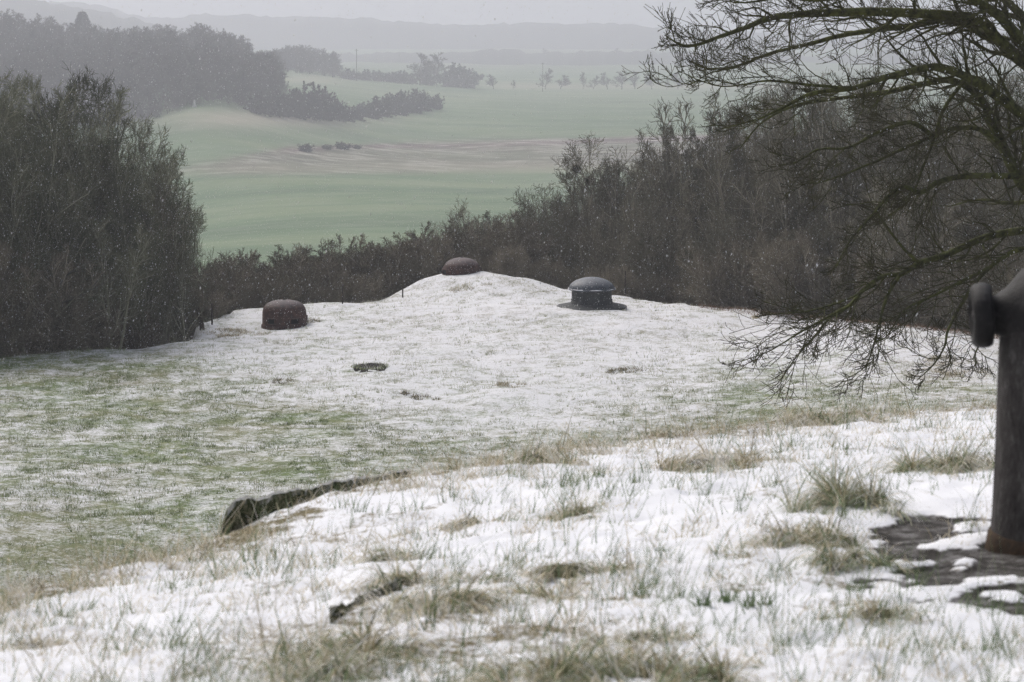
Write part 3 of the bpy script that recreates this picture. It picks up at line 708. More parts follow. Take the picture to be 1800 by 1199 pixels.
# pole and white marker
def pole(px, pyb, pyt, D, r, label, arm):
    p = P(px, pyb, D); z0 = float(G(p[0], D)); H = float(ZC + slope(pyt) * D - z0)
    e = tag(empty('utility_pole', (float(p[0]), D, z0)), label, 'pole')
    link('post', Geo().add(*tubes(*limb_from([(0, 0, -.3), (0, 0, H / 2), (0, 0, H)], r, r * .7), 8)).mesh('pole_post', M_WOOD), e)
    link('crossarm', Geo().add(*box(0, 0, H - .7, 2.2, .16, .18)).mesh('pole_arm', M_WOOD, False), e)
pole(627, 132, 86, 1330, .22, 'thin utility pole rising above the hedge beyond the far meadow', 1)
pole(954, 150, 110, 1372, .20, 'utility pole beside the roadside row of trees across the valley', 1)
p = P(342, 187, 763); z0 = float(G(p[0], 763))
e = tag(empty('stone_marker', (float(p[0]), 763, z0)), 'small pale upright marker on top of the grassy hump before the wood', 'marker')
link('shaft', Geo().add(*lathe([(0, 2.3), (.25, 2.2), (.33, 1.6), (.38, 0), (.38, -.6)], 10)).mesh('marker_shaft', M_WHITE), e)
link('plinth', Geo().add(*box(0, 0, .15, 1.2, 1.2, .5)).mesh('marker_plinth', M_WHITE, False), e)

# ------------------------------------------------------------------ armoured domes and turret
def arc(r, h, n, z0, e=2.0):
    return [(r * math.cos(t) ** (2 / e), z0 + h * math.sin(t) ** (2 / e)) for t in np.linspace(0, PI / 2, n)]
def dome(name, px, pyb, D, R, Hd, wall, label, slots, e=2.2, zoff=0, rz=0):
    p = P(px, pyb, D); z0 = float(G(p[0], D)) + zoff
    root = tag(empty(name, (float(p[0]), float(D), z0), rz), label, 'armoured dome')
    prof = [(R * 1.05, -.35), (R * 1.05, .02), (R * 1.035, .05), (R, .07), (R * .995, wall * .6)] + arc(R * .995, Hd - wall, 18, wall, e)
    prof[-1] = (.001, prof[-1][1])
    V, Fq = lathe(prof, 64)
    V = V + (noise(V[:, 0] * 2 + 5, V[:, 2] * 3 + V[:, 1], 2, 81, 3) * .008)[:, None] * (np.hypot(V[:, 0], V[:, 1]) > .05)[:, None]
    link('shell', Geo().add(V, Fq).mesh(name + '_shell', M_RUST), root)
    link('top_cap', Geo().add(*lathe([(.001, Hd + .03), (.045, Hd + .026), (.06, Hd + .01), (.065, Hd - .03)], 16)).mesh('dome_cap', M_CAP), root)
    for az in slots:
        a = math.radians(az); c = np.array([math.cos(a), math.sin(a)])
        fr = Geo()
        w, h, zc = .30, .17, .22
        for (ox, oz, sx, sz) in ((0, h / 2 + .02, w + .08, .035), (0, -h / 2 - .02, w + .08, .035), (-w / 2 - .02, 0, .035, h), (w / 2 + .02, 0, .035, h)):
            V, Fq = box(ox, 0, oz + zc, sx, .09, sz)
            V = np.stack([-V[:, 0] * c[1] + (R + V[:, 1]) * c[0], V[:, 0] * c[0] + (R + V[:, 1]) * c[1], V[:, 2]], -1)
            fr.add(V, Fq)
        f = link('embrasure', fr.mesh('embrasure_frame', M_RUST, False), root)
        V, Fq = box(0, 0, zc, w, .03, h)
        V = np.stack([-V[:, 0] * c[1] + (R + .012 + V[:, 1]) * c[0], V[:, 0] * c[0] + (R + .012 + V[:, 1]) * c[1], V[:, 2]], -1)
        link('opening', Geo().add(V, Fq).mesh('embrasure_opening', M_SLOT, False), f)
    return root
dome('observation_dome', 500, 571, 88, .80, .93, .40, 'rusty brown steel dome nearest the left wood on the snowy bunker', (-120, -58, 30, 150), 2.6, .02)
dome('observation_dome', 812, 487, 98, .76, .77, .28, 'rusty low dome half hidden behind the crest of the snowy knoll', (-150, 30, 150), 2.1, -.20)

p = P(1040, 538, 89); z0 = float(G(p[0], 89))
tur = tag(empty('gun_turret', (float(p[0]), 89.0, z0)), 'grey steel turret with a domed lid and wide flat collar', 'gun turret')
link('collar', Geo().add(*lathe([(.75, .12), (.84, .115), (1.0, .085), (1.26, .03), (1.29, .012), (1.27, -.25)], 72)).mesh('turret_collar', M_TURD), tur)
link('drum', Geo().add(*lathe([(.66, .62), (.735, .61), (.745, .585), (.735, .57), (.735, .22), (.76, .20), (.78, .10)], 64)).mesh('turret_drum', M_TURD), tur)
lid = link('lid', Geo().add(*lathe([(.70, .60), (.85, .62), (.868, .635), (.868, .665), (.845, .675)] + arc(.84, .41, 16, .675, 1.85)[:-1] + [(.001, 1.086)], 72)).mesh('turret_lid', M_TUR), tur)
bolts = Geo()
for k in range(24):
    a = k * PI / 12; bolts.add(*[v + ((math.cos(a) * .745, math.sin(a) * .745, .26) if i == 0 else 0) for i, v in enumerate(lathe([(.001, .02), (.018, .015), (.02, -.02)], 6))])
link('bolts', bolts.mesh('turret_bolts', M_TURD), tur)
for az in (-140, -60, 80):
    a = math.radians(az); V, Fq = box(0, 0, .44, .035, .14, .30)
    c, s = math.cos(a), math.sin(a)
    V = np.stack([V[:, 1] * c - V[:, 0] * s + .735 * c - .06 * c, V[:, 1] * s + V[:, 0] * c + .735 * s - .06 * s, V[:, 2]], -1)
    link('rib', Geo().add(V, Fq).mesh('turret_rib', M_TURD, False), tur)
rim = Geo()
a_ = np.arange(72) * 2 * PI / 72; th_ = np.clip(noise(np.cos(a_) * 5, np.sin(a_) * 5, 1, 8, 3) * .03 + .012, .0, .05)
Vr, Fr = lathe([(.856, -.004), (.878, .0), (.872, .5), (.850, 1.0), (.835, .6)], 72)
Vr[:, 2] = .660 + np.clip(Vr[:, 2], -.2, 1) * np.tile(th_, 5) + np.where(np.tile(th_, 5) < .004, -.03, 0)
rim.add(Vr, Fr)
link('snow_dust', rim.mesh('turret_snow', M_SNOWP), tur)

# open shaft in the snow: its inner shade is painted on a near-black earth disc
def ring_z(x, y): return float(G(x, y))
p = P(650, 650, 75.2)
root = tag(empty('shaft_opening', (float(p[0]), 75.2, ring_z(p[0], 75.2))), 'dark round hole with a ragged grassy rim sunk in the snow', 'hole')
V, Fq = lathe([(.001, .012), (.2, .016), (.38, .012), (.45, .015), (.50, -.01), (.54, -.08)], 48)
an = np.arctan2(V[:, 1], V[:, 0]); V[:, :2] *= (1 + .22 * noise(np.cos(an) * 2.2, np.sin(an) * 2.2, 1, 5, 3))[:, None]; V[:, 2] += noise(V[:, 0] * 6, V[:, 1] * 6, 1, 6, 2) * .03
M_HOLE = mat_metal('shaded_earth', (.003, .003, .003), (.010, .008, .006), (.03, .025, .018), 6, .9)
V[:, 2] += G(V[:, 0] + p[0], V[:, 1] * 1.25 + 75.2) - ring_z(p[0], 75.2) - .004
link('pit', Geo().add(V * (1, 1.25, 1), Fq).mesh('shaft_pit', M_HOLE), root)

def blades(n, pos, D, L, w, droop, r, tint, S=4, z=None):
    """grass blades: ribbons"""
    out = [pos]; Dk = D.copy(); st = (L / (S - 1))[:, None]
    for s in range(S - 1):
        out.append(out[-1] + Dk * st)
        Dk = Dk + np.array([0, 0, -1.]) * (droop / (S - 1))[:, None] + r.normal(size=Dk.shape) * .07
        Dk /= np.linalg.norm(Dk, axis=1, keepdims=True)
    pts = np.stack(out, 1)
    an = r.uniform(0, PI, n); side = np.stack([np.cos(an), np.sin(an) * .5, 0 * an], -1)[:, None] * (w[:, None] * np.linspace(1, .15, S)[None])[:, :, None]
    V = np.stack([pts - side, pts + side], 2)
    idx = np.arange(n * S * 2).reshape(n, S, 2)
    Fq = np.stack([idx[:, :-1, 0], idx[:, :-1, 1], idx[:, 1:, 1], idx[:, 1:, 0]], -1).reshape(-1, 4)
    tt = np.repeat(tint, S * 2) + np.tile(np.repeat(np.linspace(-.05, .12, S), 2), n)
    return V.reshape(-1, 3), Fq, np.clip(tt, 0, 1)
def rdir(n, r, tilt0, tilt1, az=None):
    ti = np.radians(r.uniform(tilt0, tilt1, n)); a = r.uniform(0, 2 * PI, n) if az is None else az
    return np.stack([np.sin(ti) * np.cos(a), np.sin(ti) * np.sin(a), np.cos(ti)], -1)
r = np.random.default_rng(12)
n = 420; a = r.uniform(0, 2 * PI, n); rr_ = r.uniform(.32, .60, n)
Vb, Fb, tb = blades(n, np.stack([np.cos(a) * rr_, np.sin(a) * rr_ * 1.2, 0 * a], -1), rdir(n, r, 10, 60), r.uniform(.05, .16, n), np.full(n, .009), r.uniform(.5, 1.5, n), r, r.uniform(.0, 1, n))
g = Geo(); g.add(Vb, Fb, tb); link('rim_grass', g.mesh('shaft_rim_grass', M_TUFT), root)

# ------------------------------------------------------------------ field posts
def post(px, pyb, pyt, D, r, lean, label, name='fence_post'):
    p = P(px, pyb, D); z0 = float(G(p[0], D)); H = (pyb - pyt) / F * D
    V, Fq = tubes(*limb_from([(0, 0, -.25), (lean * .4, .02, H * .5), (lean, 0, H)], r, r * .85, 9), 8)
    V += noise(V[:, 0] * 20, V[:, 2] * 9, 1, 4, 2)[:, None] * r * .25
    n = 8; m = len(V); cap = np.array([[m - 8, m - 7, m - 6, m - 5], [m - 8, m - 5, m - 4, m - 1], [m - 4, m - 3, m - 2, m - 1]])
    o = link(name, Geo().add(V, np.concatenate([Fq, cap])).mesh(name, M_WOOD), None, (float(p[0]), D, z0))
    return tag(o, label, 'post')
post(357, 585, 547, 86.5, .085, -.20, 'leaning dark wooden post with a strut at the corner of the bunker')
post(373, 578, 541, 88.0, .035, .0, 'thin upright stake just right of the leaning wooden post')
post(602, 543, 508, 93.0, .030, .02, 'thin dark stake on the skyline right of the nearer rusty dome')
post(708, 522, 508, 95.5, .03, .0, 'short thin stake where the snowy knoll begins to rise')
post(1099, 528, 478, 95.5, .022, .0, 'tall thin stake behind the grey turret')

# ------------------------------------------------------------------ concrete of the near block
def ledge(name, top, bot, D0, D1, thick, label, mat, cat='wall', seed=1):
    n = 90; t = np.linspace(0, 1, n)
    def path(l):
        l = np.array(l, float); u = (l[:, 0] - l[0, 0]) / (l[-1, 0] - l[0, 0])
        return np.interp(t, u, l[:, 0]), np.interp(t, u, l[:, 1])
    tx_, ty_ = path(top); bx_, by_ = path(bot)
    D = D0 + (D1 - D0) * t
    T = P(tx_, ty_, D); B = P(bx_, by_ + 25, D)
    j = noise(t * 22, t * 0, 1, seed, 3); j2 = noise(t * 60, t * 0, 1, seed + 5, 2)
    T[:, 2] += j * .007 + j2 * .006 - .012 * np.maximum(noise(t * 9, t * 0, 1, seed + 2, 2), 0)
    back = np.array([-.15, 1.0, 0]) * thick
    fm = (T + B) / 2 + np.stack([0 * t, -.012 + j * .012, 0 * t], -1)
    T2 = T + np.array([0, .02, .008]); T3 = T2 + back + np.stack([0 * t, 0 * t, j * .01 - .012], -1); B3 = B + back + np.array([0, .05, -.3])
    rows = np.stack([B + (0, -.02, 0), B * .5 + fm * .5, fm, fm * .4 + T * .6, T + (0, -.006, -.008), T2, T3, B3], 0)
    rows[:5, :, 1] += noise(np.arange(5)[:, None] * 1.7 + t * 0, t[None] * 14 + 0 * np.arange(5)[:, None], 1, seed + 8, 3) * .02
    i = np.arange(rows.shape[0] * n).reshape(rows.shape[0], n)
    Fq = np.stack([i[:-1, :-1], i[:-1, 1:], i[1:, 1:], i[1:, :-1]], -1).reshape(-1, 4)
    ends = [[i[k, e], i[k + 1, e], i[6 - k, e], i[7 - k, e]] for k in (0, 1, 2) for e in (0, n - 1)]
    V = rows.reshape(-1, 3); c = V.mean(0); c[2] = V[:, 2].min()
    return tag(link(name, Geo().add(V - c, np.concatenate([Fq, ends])).mesh(name, mat, False), None, c), label, cat)
ledge('concrete_parapet', [(384, 952), (398, 905), (412, 886), (462, 881), (500, 870), (560, 858), (620, 848), (660, 841), (700, 835), (722, 833)],
      [(384, 954), (400, 945), (440, 930), (510, 903), (560, 888), (620, 868), (660, 855), (722, 838)], 9.95, 11.6, .10, 'mossy broken concrete parapet edge showing along the crest of the snow bank', M_MOSSC, 'parapet', 3)

# ------------------------------------------------------------------ iron pipe with side outlet
M_FOOT = mat_metal('rusty_foot', (.012, .008, .005), (.035, .020, .010), (.075, .045, .022), 12, .8)
pz = float(mound_z(PIPE[0], PIPE[1])) - .02
pipe = tag(empty('ventilation_pipe', (float(PIPE[0]), float(PIPE[1]), pz)), 'dark weathered iron pipe with a bent capped side outlet at the right edge', 'ventilation pipe')
def zl(py, D=7.75): return float(ZC + slope(py) * D) - pz
R = .226
prof = [(R * 1.10, -.12), (R * 1.08, .0), (R * 1.06, .03), (R * 1.04, .06), (R * 1.02, .12), (R, .3), (R * .985, zl(640)), (R * .97, zl(595)), (R * .90, zl(548)), (R * .78, zl(515)), (R * .62, zl(490)), (R * .50, zl(462)),
        (R * .36, zl(442)), (R * .2, zl(430)), (.001, zl(426))]
V, Fq = lathe(prof, 72); an = np.arctan2(V[:, 1], V[:, 0])
V[:, :2] *= (1 + .012 * noise(an * 2, V[:, 2] * 4, 1, 17, 3))[:, None]
link('body', Geo().add(V, Fq).mesh('pipe_body', M_PIPE), pipe)
# side outlet: lathe about an axis that points left and a little to the camera
def axis_lathe(prof, c, ax, n=40):
    ax = np.array(ax, float); ax /= np.linalg.norm(ax); u = np.cross(ax, (0, 0, 1.)); u /= np.linalg.norm(u); w = np.cross(u, ax)
    V, Fq = lathe(prof, n)
    return V[:, :1] * u + V[:, 1:2] * w + V[:, 2:3] * ax + c, Fq
ax = (-.99, .07, -.06)
cz = zl(562); c0 = np.array([-.135, -.02, cz])
nk = Geo().add(*axis_lathe([(.150, .01), (.118, .040), (.086, .070), (.068, .10), (.060, .125), (.058, .17)], c0, ax))
link('outlet_neck', nk.mesh('outlet_neck', M_CAP), pipe)
cp = Geo().add(*axis_lathe([(.045, .136), (.070, .134), (.082, .126), (.100, .122), (.106, .134), (.108, .150), (.104, .172), (.092, .184), (.078, .187), (.070, .172), (.035, .166), (.001, .166)], c0, ax, 56))
cp.V[0] += noise(cp.V[0][:, 1] * 18, cp.V[0][:, 2] * 18, 1, 5, 3)[:, None] * .004
cap = link('outlet_cap', cp.mesh('outlet_cap', M_CAP), pipe)
link('cap_bolt', Geo().add(*axis_lathe([(.02, .150), (.018, .180), (.001, .184)], c0, ax, 8)).mesh('cap_bolt', M_PIPE), cap)
ft = Geo().add(*lathe([(R * 1.02, .07), (R * 1.075, .055), (R * 1.10, .02), (R * 1.13, -.03), (R * 1.2, -.10)], 60))
ft.V[0] += noise(ft.V[0][:, 0] * 30, ft.V[0][:, 1] * 30, 1, 3, 3)[:, None] * .008
link('rusty_foot', ft.mesh('pipe_foot', M_FOOT), pipe)

# ------------------------------------------------------------------ grass
r = np.random.default_rng(21)
def scatter_mound(n, dens):
    n = int(n * 1.6)
    y = 4.9 + (15.6 - 4.9) * r.uniform(0, 1, n) ** .9
    x = r.uniform(-.27, .27, n) * y
    keep = r.uniform(0, 1, n) < dens(x, y)
    return x[keep], y[keep]
def on_bank(x, y, dz=-.01): return np.stack([x, y, mound_z(x, y) + dz], -1)
def dens_green(x, y):
    c = noise(x, y, 1.6, 71, 2); f = noise(x, y, 6, 72, 2); d = mound_d(x, y)
    return np.clip(.30 + .60 * c + .7 * f, .05, 1) * (1 - bare_mask(x, y)) * (d < .6) * (.55 + .45 * sstep(8, 6, y))
x, y = scatter_mound(11500, dens_green)
m_ = r.poisson(r.gamma(1.6, 3.2, len(x))) + 1; sz = np.repeat(r.uniform(.006, .035, len(x)), m_); hh = np.repeat(r.gamma(5, .2, len(x)), m_); tt_ = np.repeat(r.normal(0, .16, len(x)), m_)
ln = np.repeat(r.normal(0, .18, (len(x), 2)), m_, 0)
x = np.repeat(x, m_) ; y = np.repeat(y, m_); n = len(x); x = x + r.normal(0, 1, n) * sz; y = y + r.normal(0, 1, n) * sz
D = rdir(n, r, 2, 38); D[:, :2] += ln; D[:, 0] += .12; D /= np.linalg.norm(D, axis=1, keepdims=True)
V1, F1, t1 = blades(n, on_bank(x, y), D, (r.gamma(4, .016, n) + .012) * hh, r.uniform(.0009, .0022, n), r.uniform(.1, 1.4, n), r, np.clip(r.normal(.30, .17, n) + tt_, 0, .85), 5)
g = Geo(); g.add(V1, F1, t1)
tag(link('green_grass', g.mesh('green_grass', M_GREEN)), 'thin green grass blades poking through the snow of the near bank', 'grass', None, 'stuff')
def dens_dry(x, y):
    d = mound_d(x, y); c = noise(x, y, 1.2, 75, 3); f = noise(x, y, 5, 76, 2)
    crest = np.exp(-((d + .25) / .75) ** 2)
    left = sstep(-.2, -1.6, x)
    mess = np.exp(-((x + .25) / .65) ** 2 - ((y - 6.6) / 1.1) ** 2)
    crest = crest * (1 - .8 * sstep(-1.25, -1.1, x) * sstep(-.3, -.5, x))
    return np.clip(.16 + .50 * crest * (.5 + f) + .38 * c + .22 * f + .10 * left + .35 * mess * (.6 + f), 0, 1) * (1 - bare_mask(x, y)) * (d < 1.2)
x, y = scatter_mound(17000, dens_dry)
m_ = r.poisson(r.gamma(2, 4.0, len(x))) + 1; sz = np.repeat(r.uniform(.01, .05, len(x)), m_); hh = np.repeat(r.gamma(5, .2, len(x)), m_); tt_ = np.repeat(r.normal(0, .14, len(x)), m_)
ln = np.repeat(r.normal(0, .45, (len(x), 2)), m_, 0)
x = np.repeat(x, m_) ; y = np.repeat(y, m_); n = len(x); x = x + r.normal(0, 1, n) * sz; y = y + r.normal(0, 1, n) * sz
D = rdir(n, r, 8, 60); D[:, :2] += ln; D /= np.linalg.norm(D, axis=1, keepdims=True); cr_ = np.exp(-((mound_d(x, y) + .2) / .6) ** 2); hh = hh * (1 + .8 * cr_); tt_ = tt_ - .12 * cr_
V1, F1, t1 = blades(n, on_bank(x, y), D, (r.gamma(4, .014, n) + .012) * hh, r.uniform(.0010, .0024, n), r.uniform(.4, 3.0, n), r, np.clip(r.normal(.70, .18, n) + tt_, .1, 1), 5)
g = Geo(); g.add(V1, F1, t1)
tag(link('dry_grass', g.mesh('dry_grass', M_STRAW)), 'pale straw grass and dead stalks along the crest of the near bank', 'grass', None, 'stuff')

# tussocks that stand apart
TUS = [  # px, py base, radius m, height m, greenness 0..1, label
    (815, 1070, .17, .17, .35, 'large shaggy straw tussock right of the dark concrete edge'),
    (715, 1030, .10, .11, .45, 'small dark-hearted tussock at the upper end of the dark concrete edge'),
    (625, 1150, .15, .15, .45, 'shaggy straw tussock below the dark concrete edge'),
    (570, 1190, .13, .12, .6, 'dark green-hearted tussock cut by the bottom edge left of centre'),
    (1000, 1010, .16, .11, .25, 'low spreading straw tussock right of the large shaggy one'),
    (1015, 1195, .13, .12, .8, 'green tussock at the bottom edge near the middle'),
    (1135, 1125, .07, .08, .3, 'small flat brown tussock alone in clean snow near the bottom'),
    (1225, 825, .17, .17, .2, 'upright reddish straw tussock on the crest, right of the middle'),
    (940, 812, .17, .12, .25, 'rounded fox-brown tussock on the crest at the middle of the photo'),
    (1447, 745, .16, .17, .55, 'tall tussock with a tan top on the crest below the hanging twigs'),
    (1690, 825, .14, .17, .7, 'green spiky tussock beside the pipe, near the crest'),
    (1470, 885, .12, .18, .95, 'tall bright green leaning tuft in the middle of the right half'),
    (1470, 955, .16, .11, .5, 'dark squat tussock below the tall bright green tuft'),
    (1515, 990, .07, .11, .95, 'green tuft close to the edge of the bare patch round the pipe'),
    (1020, 905, .13, .08, .3, 'flattened straw tussock behind the snowy middle of the bank'),
    (820, 925, .13, .07, .15, 'flattened pinkish straw patch in the middle of the bank'),
    (1130, 1190, .12, .09, .55, 'loose grey-green tussock at the bottom edge right of the middle'),
    (1560, 1085, .09, .07, .5, 'low mixed tuft below the bare patch round the pipe'),
    (40, 1140, .09, .06, .2, 'low brown tuft at the bottom left corner'),
    (670, 985, .10, .07, .55, 'low green and tan tuft above the dark concrete edge'),
    (1240, 1195, .12, .08, .6, 'sparse grey tuft at the bottom edge below the clean snow'),
]
def depth_on_bank(px, py):
    ys = np.linspace(4.8, 15.5, 400); x = (px - 900) / F * ys; z = ZC + slope(py) * ys
    m = mound_z(x, ys); k = np.argmax(m >= z) if (m >= z).any() else len(ys) - 1
    return float(x[k]), float(ys[k])
ledge('concrete_edge', [(580, 1080), (600, 1070), (640, 1052), (680, 1036), (707, 1023)],
      [(582, 1086), (600, 1084), (640, 1072), (680, 1052), (705, 1034)], depth_on_bank(582, 1083)[1] - .10, depth_on_bank(705, 1030)[1] - .10, .05, 'short dark mossy concrete edge poking out of the snow in front of tall tussocks', M_MOSSC, 'concrete edge', 13)
for k, (px, py, R_, H_, gr, lab) in enumerate(TUS):
    x0, y0 = depth_on_bank(px, py); R_ *= 1.3; H_ *= .95; gr *= .75
    s = np.random.default_rng(1000 + k); n = int(700 + 7000 * R_ * (1 if R_ > .15 else .7))
    nc = int(s.integers(9, 16)); cc = s.normal(0, .55, (nc, 2)) * R_ * (1.15, .8); cc[0] = 0
    ci = s.integers(0, nc, n); lean = s.normal(0, .9, (nc, 2))
    a = s.uniform(0, 2 * PI, n); q_ = np.sqrt(s.uniform(0, 1, n)) * R_ * .22
    X_ = x0 + cc[ci, 0] + np.cos(a) * q_; Y_ = y0 + cc[ci, 1] + np.sin(a) * q_
    pos = np.stack([X_, Y_, mound_z(X_, Y_) - .012 + H_ * .30 * np.exp(-((X_ - x0) ** 2 + (Y_ - y0) ** 2) / (R_ * .5) ** 2) * s.uniform(.2, 1, n)], -1)
    ti = np.clip(s.gamma(2.4, 18, n) + q_ / R_ * 60, 0, 86); tr_ = np.radians(ti); aa = a + s.normal(0, .7, n)
    D = np.stack([np.sin(tr_) * np.cos(aa) + lean[ci, 0] + .1, np.sin(tr_) * np.sin(aa) + lean[ci, 1] * .6, np.cos(tr_) * (.55 + .45 * gr)], -1); D /= np.linalg.norm(D, axis=1, keepdims=True)
    L = s.gamma(6, .17, n).clip(.3, 1.7) * (H_ * .95 + .03)
    V1, F1, t1 = blades(n, pos - (x0, y0, 0), D, L, s.uniform(.0014, .0036, n), s.uniform(1.2, 4.6, n) * (1.1 - gr * .6), s, np.clip(s.normal(.62, .23, n) + s.normal(0, .14, nc)[ci], 0, 1), 7)
    isg = s.uniform(0, 1, n) < gr * .7
    z0_ = float(mound_z(x0, y0))
    V1[:, 2] -= z0_
    e = tag(empty('grass_tussock', (x0, y0, z0_)), lab, 'grass tussock', 'grass tussocks standing out of the snow bank')
    an_ = np.linspace(0, 2 * PI, 25)[:-1]; th_V, th_F = lathe([(1.0, -.25), (.92, .12), (.78, .45), (.5, .8), (.2, .97), (.001, 1.0)], 24)
    nn_ = noise(th_V[:, 0] * 2.5 + k * 7, th_V[:, 1] * 2.5, 1, 40 + k, 3)
    th_V = th_V * (R_ * .40, R_ * .30, H_ * .26) * (1 + .45 * nn_)[:, None]
    tg_ = Geo(); tg_.add(th_V, th_F, np.clip(.02 + .22 * noise(th_V[:, 0] * 60, th_V[:, 1] * 60 + th_V[:, 2] * 40, 1, 9, 2), 0, 1)); link('thatch', tg_.mesh('tussock_thatch', M_STRAW), e)
    vm = np.repeat(isg, 14); fm_ = np.repeat(isg, 6)
    idx = np.cumsum(vm) - 1; idn = np.cumsum(~vm) - 1
    if isg.sum() > 5:
        g = Geo(); g.add(V1[vm], idx[F1[fm_]], np.clip(t1[vm] * .75, 0, 1)); link('green_blades', g.mesh('tussock_green', M_GREEN), e)
    g = Geo(); g.add(V1[~vm], idn[F1[~fm_]], t1[~vm]); link('dry_blades', g.mesh('tussock_dry', M_STRAW), e)

# rosettes of broad leaves at the bottom
r = np.random.default_rng(31)
for k, (px, py, lab) in enumerate([(1245, 1065, 'small leafy sprig, leftmost of the green sprigs in the clean snow'), (1282, 1062, 'small leafy sprig, second of the green sprigs in the clean snow'),
                                   (1325, 1068, 'small leafy sprig with upright leaves in the middle of the clean snow'), (1358, 1066, 'small leafy sprig, rightmost of the green sprigs in the clean snow')]):
    x0, y0 = depth_on_bank(px, py); n = 16; z0_ = float(mound_z(x0, y0))
    V1, F1, t1 = blades(n, np.stack([r.normal(0, .012, n), r.normal(0, .012, n), np.zeros(n) - .005], -1), rdir(n, r, 5, 45), r.uniform(.03, .075, n), r.uniform(.003, .006, n), r.uniform(.3, 1.2, n), r, r.uniform(.0, .45, n), 5)
    g = Geo(); g.add(V1, F1, t1); tag(link('leafy_sprig', g.mesh('leafy_sprig', M_GREEN), None, (x0, y0, z0_)), lab, 'plant')

# short grass on the field, thin snow caught on it
r = np.random.default_rng(41)
N_ = 300000
y = 44 + (97 - 44) * r.uniform(0, 1, N_) ** .8; px = r.uniform(-60, 1860, N_); x = (px - 900) / F * y
d = edge_d(x, y); c1 = noise(x, y, .9, 91, 3); c2 = noise(x, y, 3.0, 92, 2)
sl = (plateau(x, y) - ZC) / y; py = 599.5 - F * np.tan(np.arctan(sl) + PITCH)
line = np.interp(px, [-300, 0, 250, 380, 520, 700, 850, 1000, 1150, 1300, 1500, 1800, 2100], [540, 560, 600, 640, 690, 722, 752, 752, 700, 655, 650, 680, 700])
gz = sstep(-50, 50, py - line)
keep = (r.uniform(0, 1, N_) < np.clip(.02 + .06 * gz + .8 * np.maximum(c1, 0) * (.25 + .6 * gz) + (.3 + .35 * gz) * c2, .01, 1)) & (d < .6)
x, y, gz = x[keep], y[keep], gz[keep]; sel = r.uniform(0, 1, len(x)) < .25; x, y, gz = x[sel], y[sel], gz[sel]
m_ = r.poisson(13, len(x)) + 3; sz = np.repeat(r.gamma(3, .035, len(x)), m_); tb_ = np.repeat(r.normal(0, .12, len(x)), m_)
x, y, gz = np.repeat(x, m_), np.repeat(y, m_), np.repeat(gz, m_); n = len(x)
x = x + r.normal(0, 1, n) * sz; y = y + r.normal(0, 1, n) * sz
D = rdir(n, r, 10, 60); L = r.gamma(4, .017, n) + .25 * sz + .015
V1, F1, t1 = blades(n, np.stack([x, y, G(x, y) - .005], -1), D, L, r.uniform(.003, .007, n), r.uniform(.4, 1.8, n), r, np.clip(r.normal(.80 - .42 * gz, .15, n) + tb_, 0, 1), 3)
g = Geo(); g.add(V1, F1, t1)
tag(link('short_grass', g.mesh('short_grass', M_TUFT)), 'short grass with snow caught in it covering the field', 'grass', None, 'stuff')

# brown clods and tufts on the field
r = np.random.default_rng(43)
CL = [(900, 677, .45, 'rusty brown weed clump in the middle of the snowy field', 0), (1112, 652, .45, 'dark scattered weed clump below the grey turret', 1),
      (1080, 655, .25, 'small dark clod left of the scattered weed clump', 1), (735, 702, .35, 'dark clod beneath the right of the round hole', 1),
      (712, 692, .2, 'small dark clod beneath the round hole', 1), (425, 583, .9, 'olive grass mound below and left of the nearer rusty dome', 0), (550, 566, .3, 'dark rubble tuft at the right foot of the nearer rusty dome', 1),
      (392, 590, .7, 'olive tuft near the corner post of the bunker', 0), (822, 510, .6, 'brown weed patch on the front of the snowy knoll', 0), (490, 672, .35, 'dark weed patch left of the round hole', 1),
      (1330, 560, .3, 'brown tuft on the skyline of the field left of the hanging twigs', 0), (1690, 655, .8, 'olive brown weed patch behind the hanging twigs near the pipe', 0), (1640, 632, .6, 'straw weed patch at the field edge under the mossy tree', 0)]
for k, (px, py, R_, lab, dark) in enumerate(CL):
    # find depth on the plateau
    ys = np.linspace(50, 97, 600); xx = (px - 900) / F * ys; zz = ZC + slope(py) * ys; gg = G(xx, ys); kk = int(np.argmax(gg >= zz)) if (gg >= zz).any() else 560
    x0, y0 = float(xx[kk]), float(ys[kk]); n = int(300 * R_ / .3); z0_ = float(G(x0, y0))
    a = r.uniform(0, 2 * PI, n); q_ = np.sqrt(r.uniform(0, 1, n)) * R_
    cc = r.normal(0, .42, (6, 2)) * R_; ci = r.integers(0, 6, n); X_ = cc[ci, 0] * 1.2 + np.cos(a) * q_ * .38; Y_ = cc[ci, 1] * 1.6 + np.sin(a) * q_ * .45
    V1, F1, t1 = blades(n, np.stack([X_, Y_, G(x0 + X_, y0 + Y_) - z0_ - .01], -1), rdir(n, r, 10, 75), r.uniform(.06, .20, n), r.uniform(.004, .010, n), r.uniform(.4, 1.8, n), r, np.clip(r.normal(.15 if dark else .42, .2, n), 0, .9), 4)
    g = Geo(); g.add(V1, F1, t1)
    tag(link('weed_clump', g.mesh('weed_clump', M_STRAW), None, (x0, y0, z0_)), lab, 'weed clump')

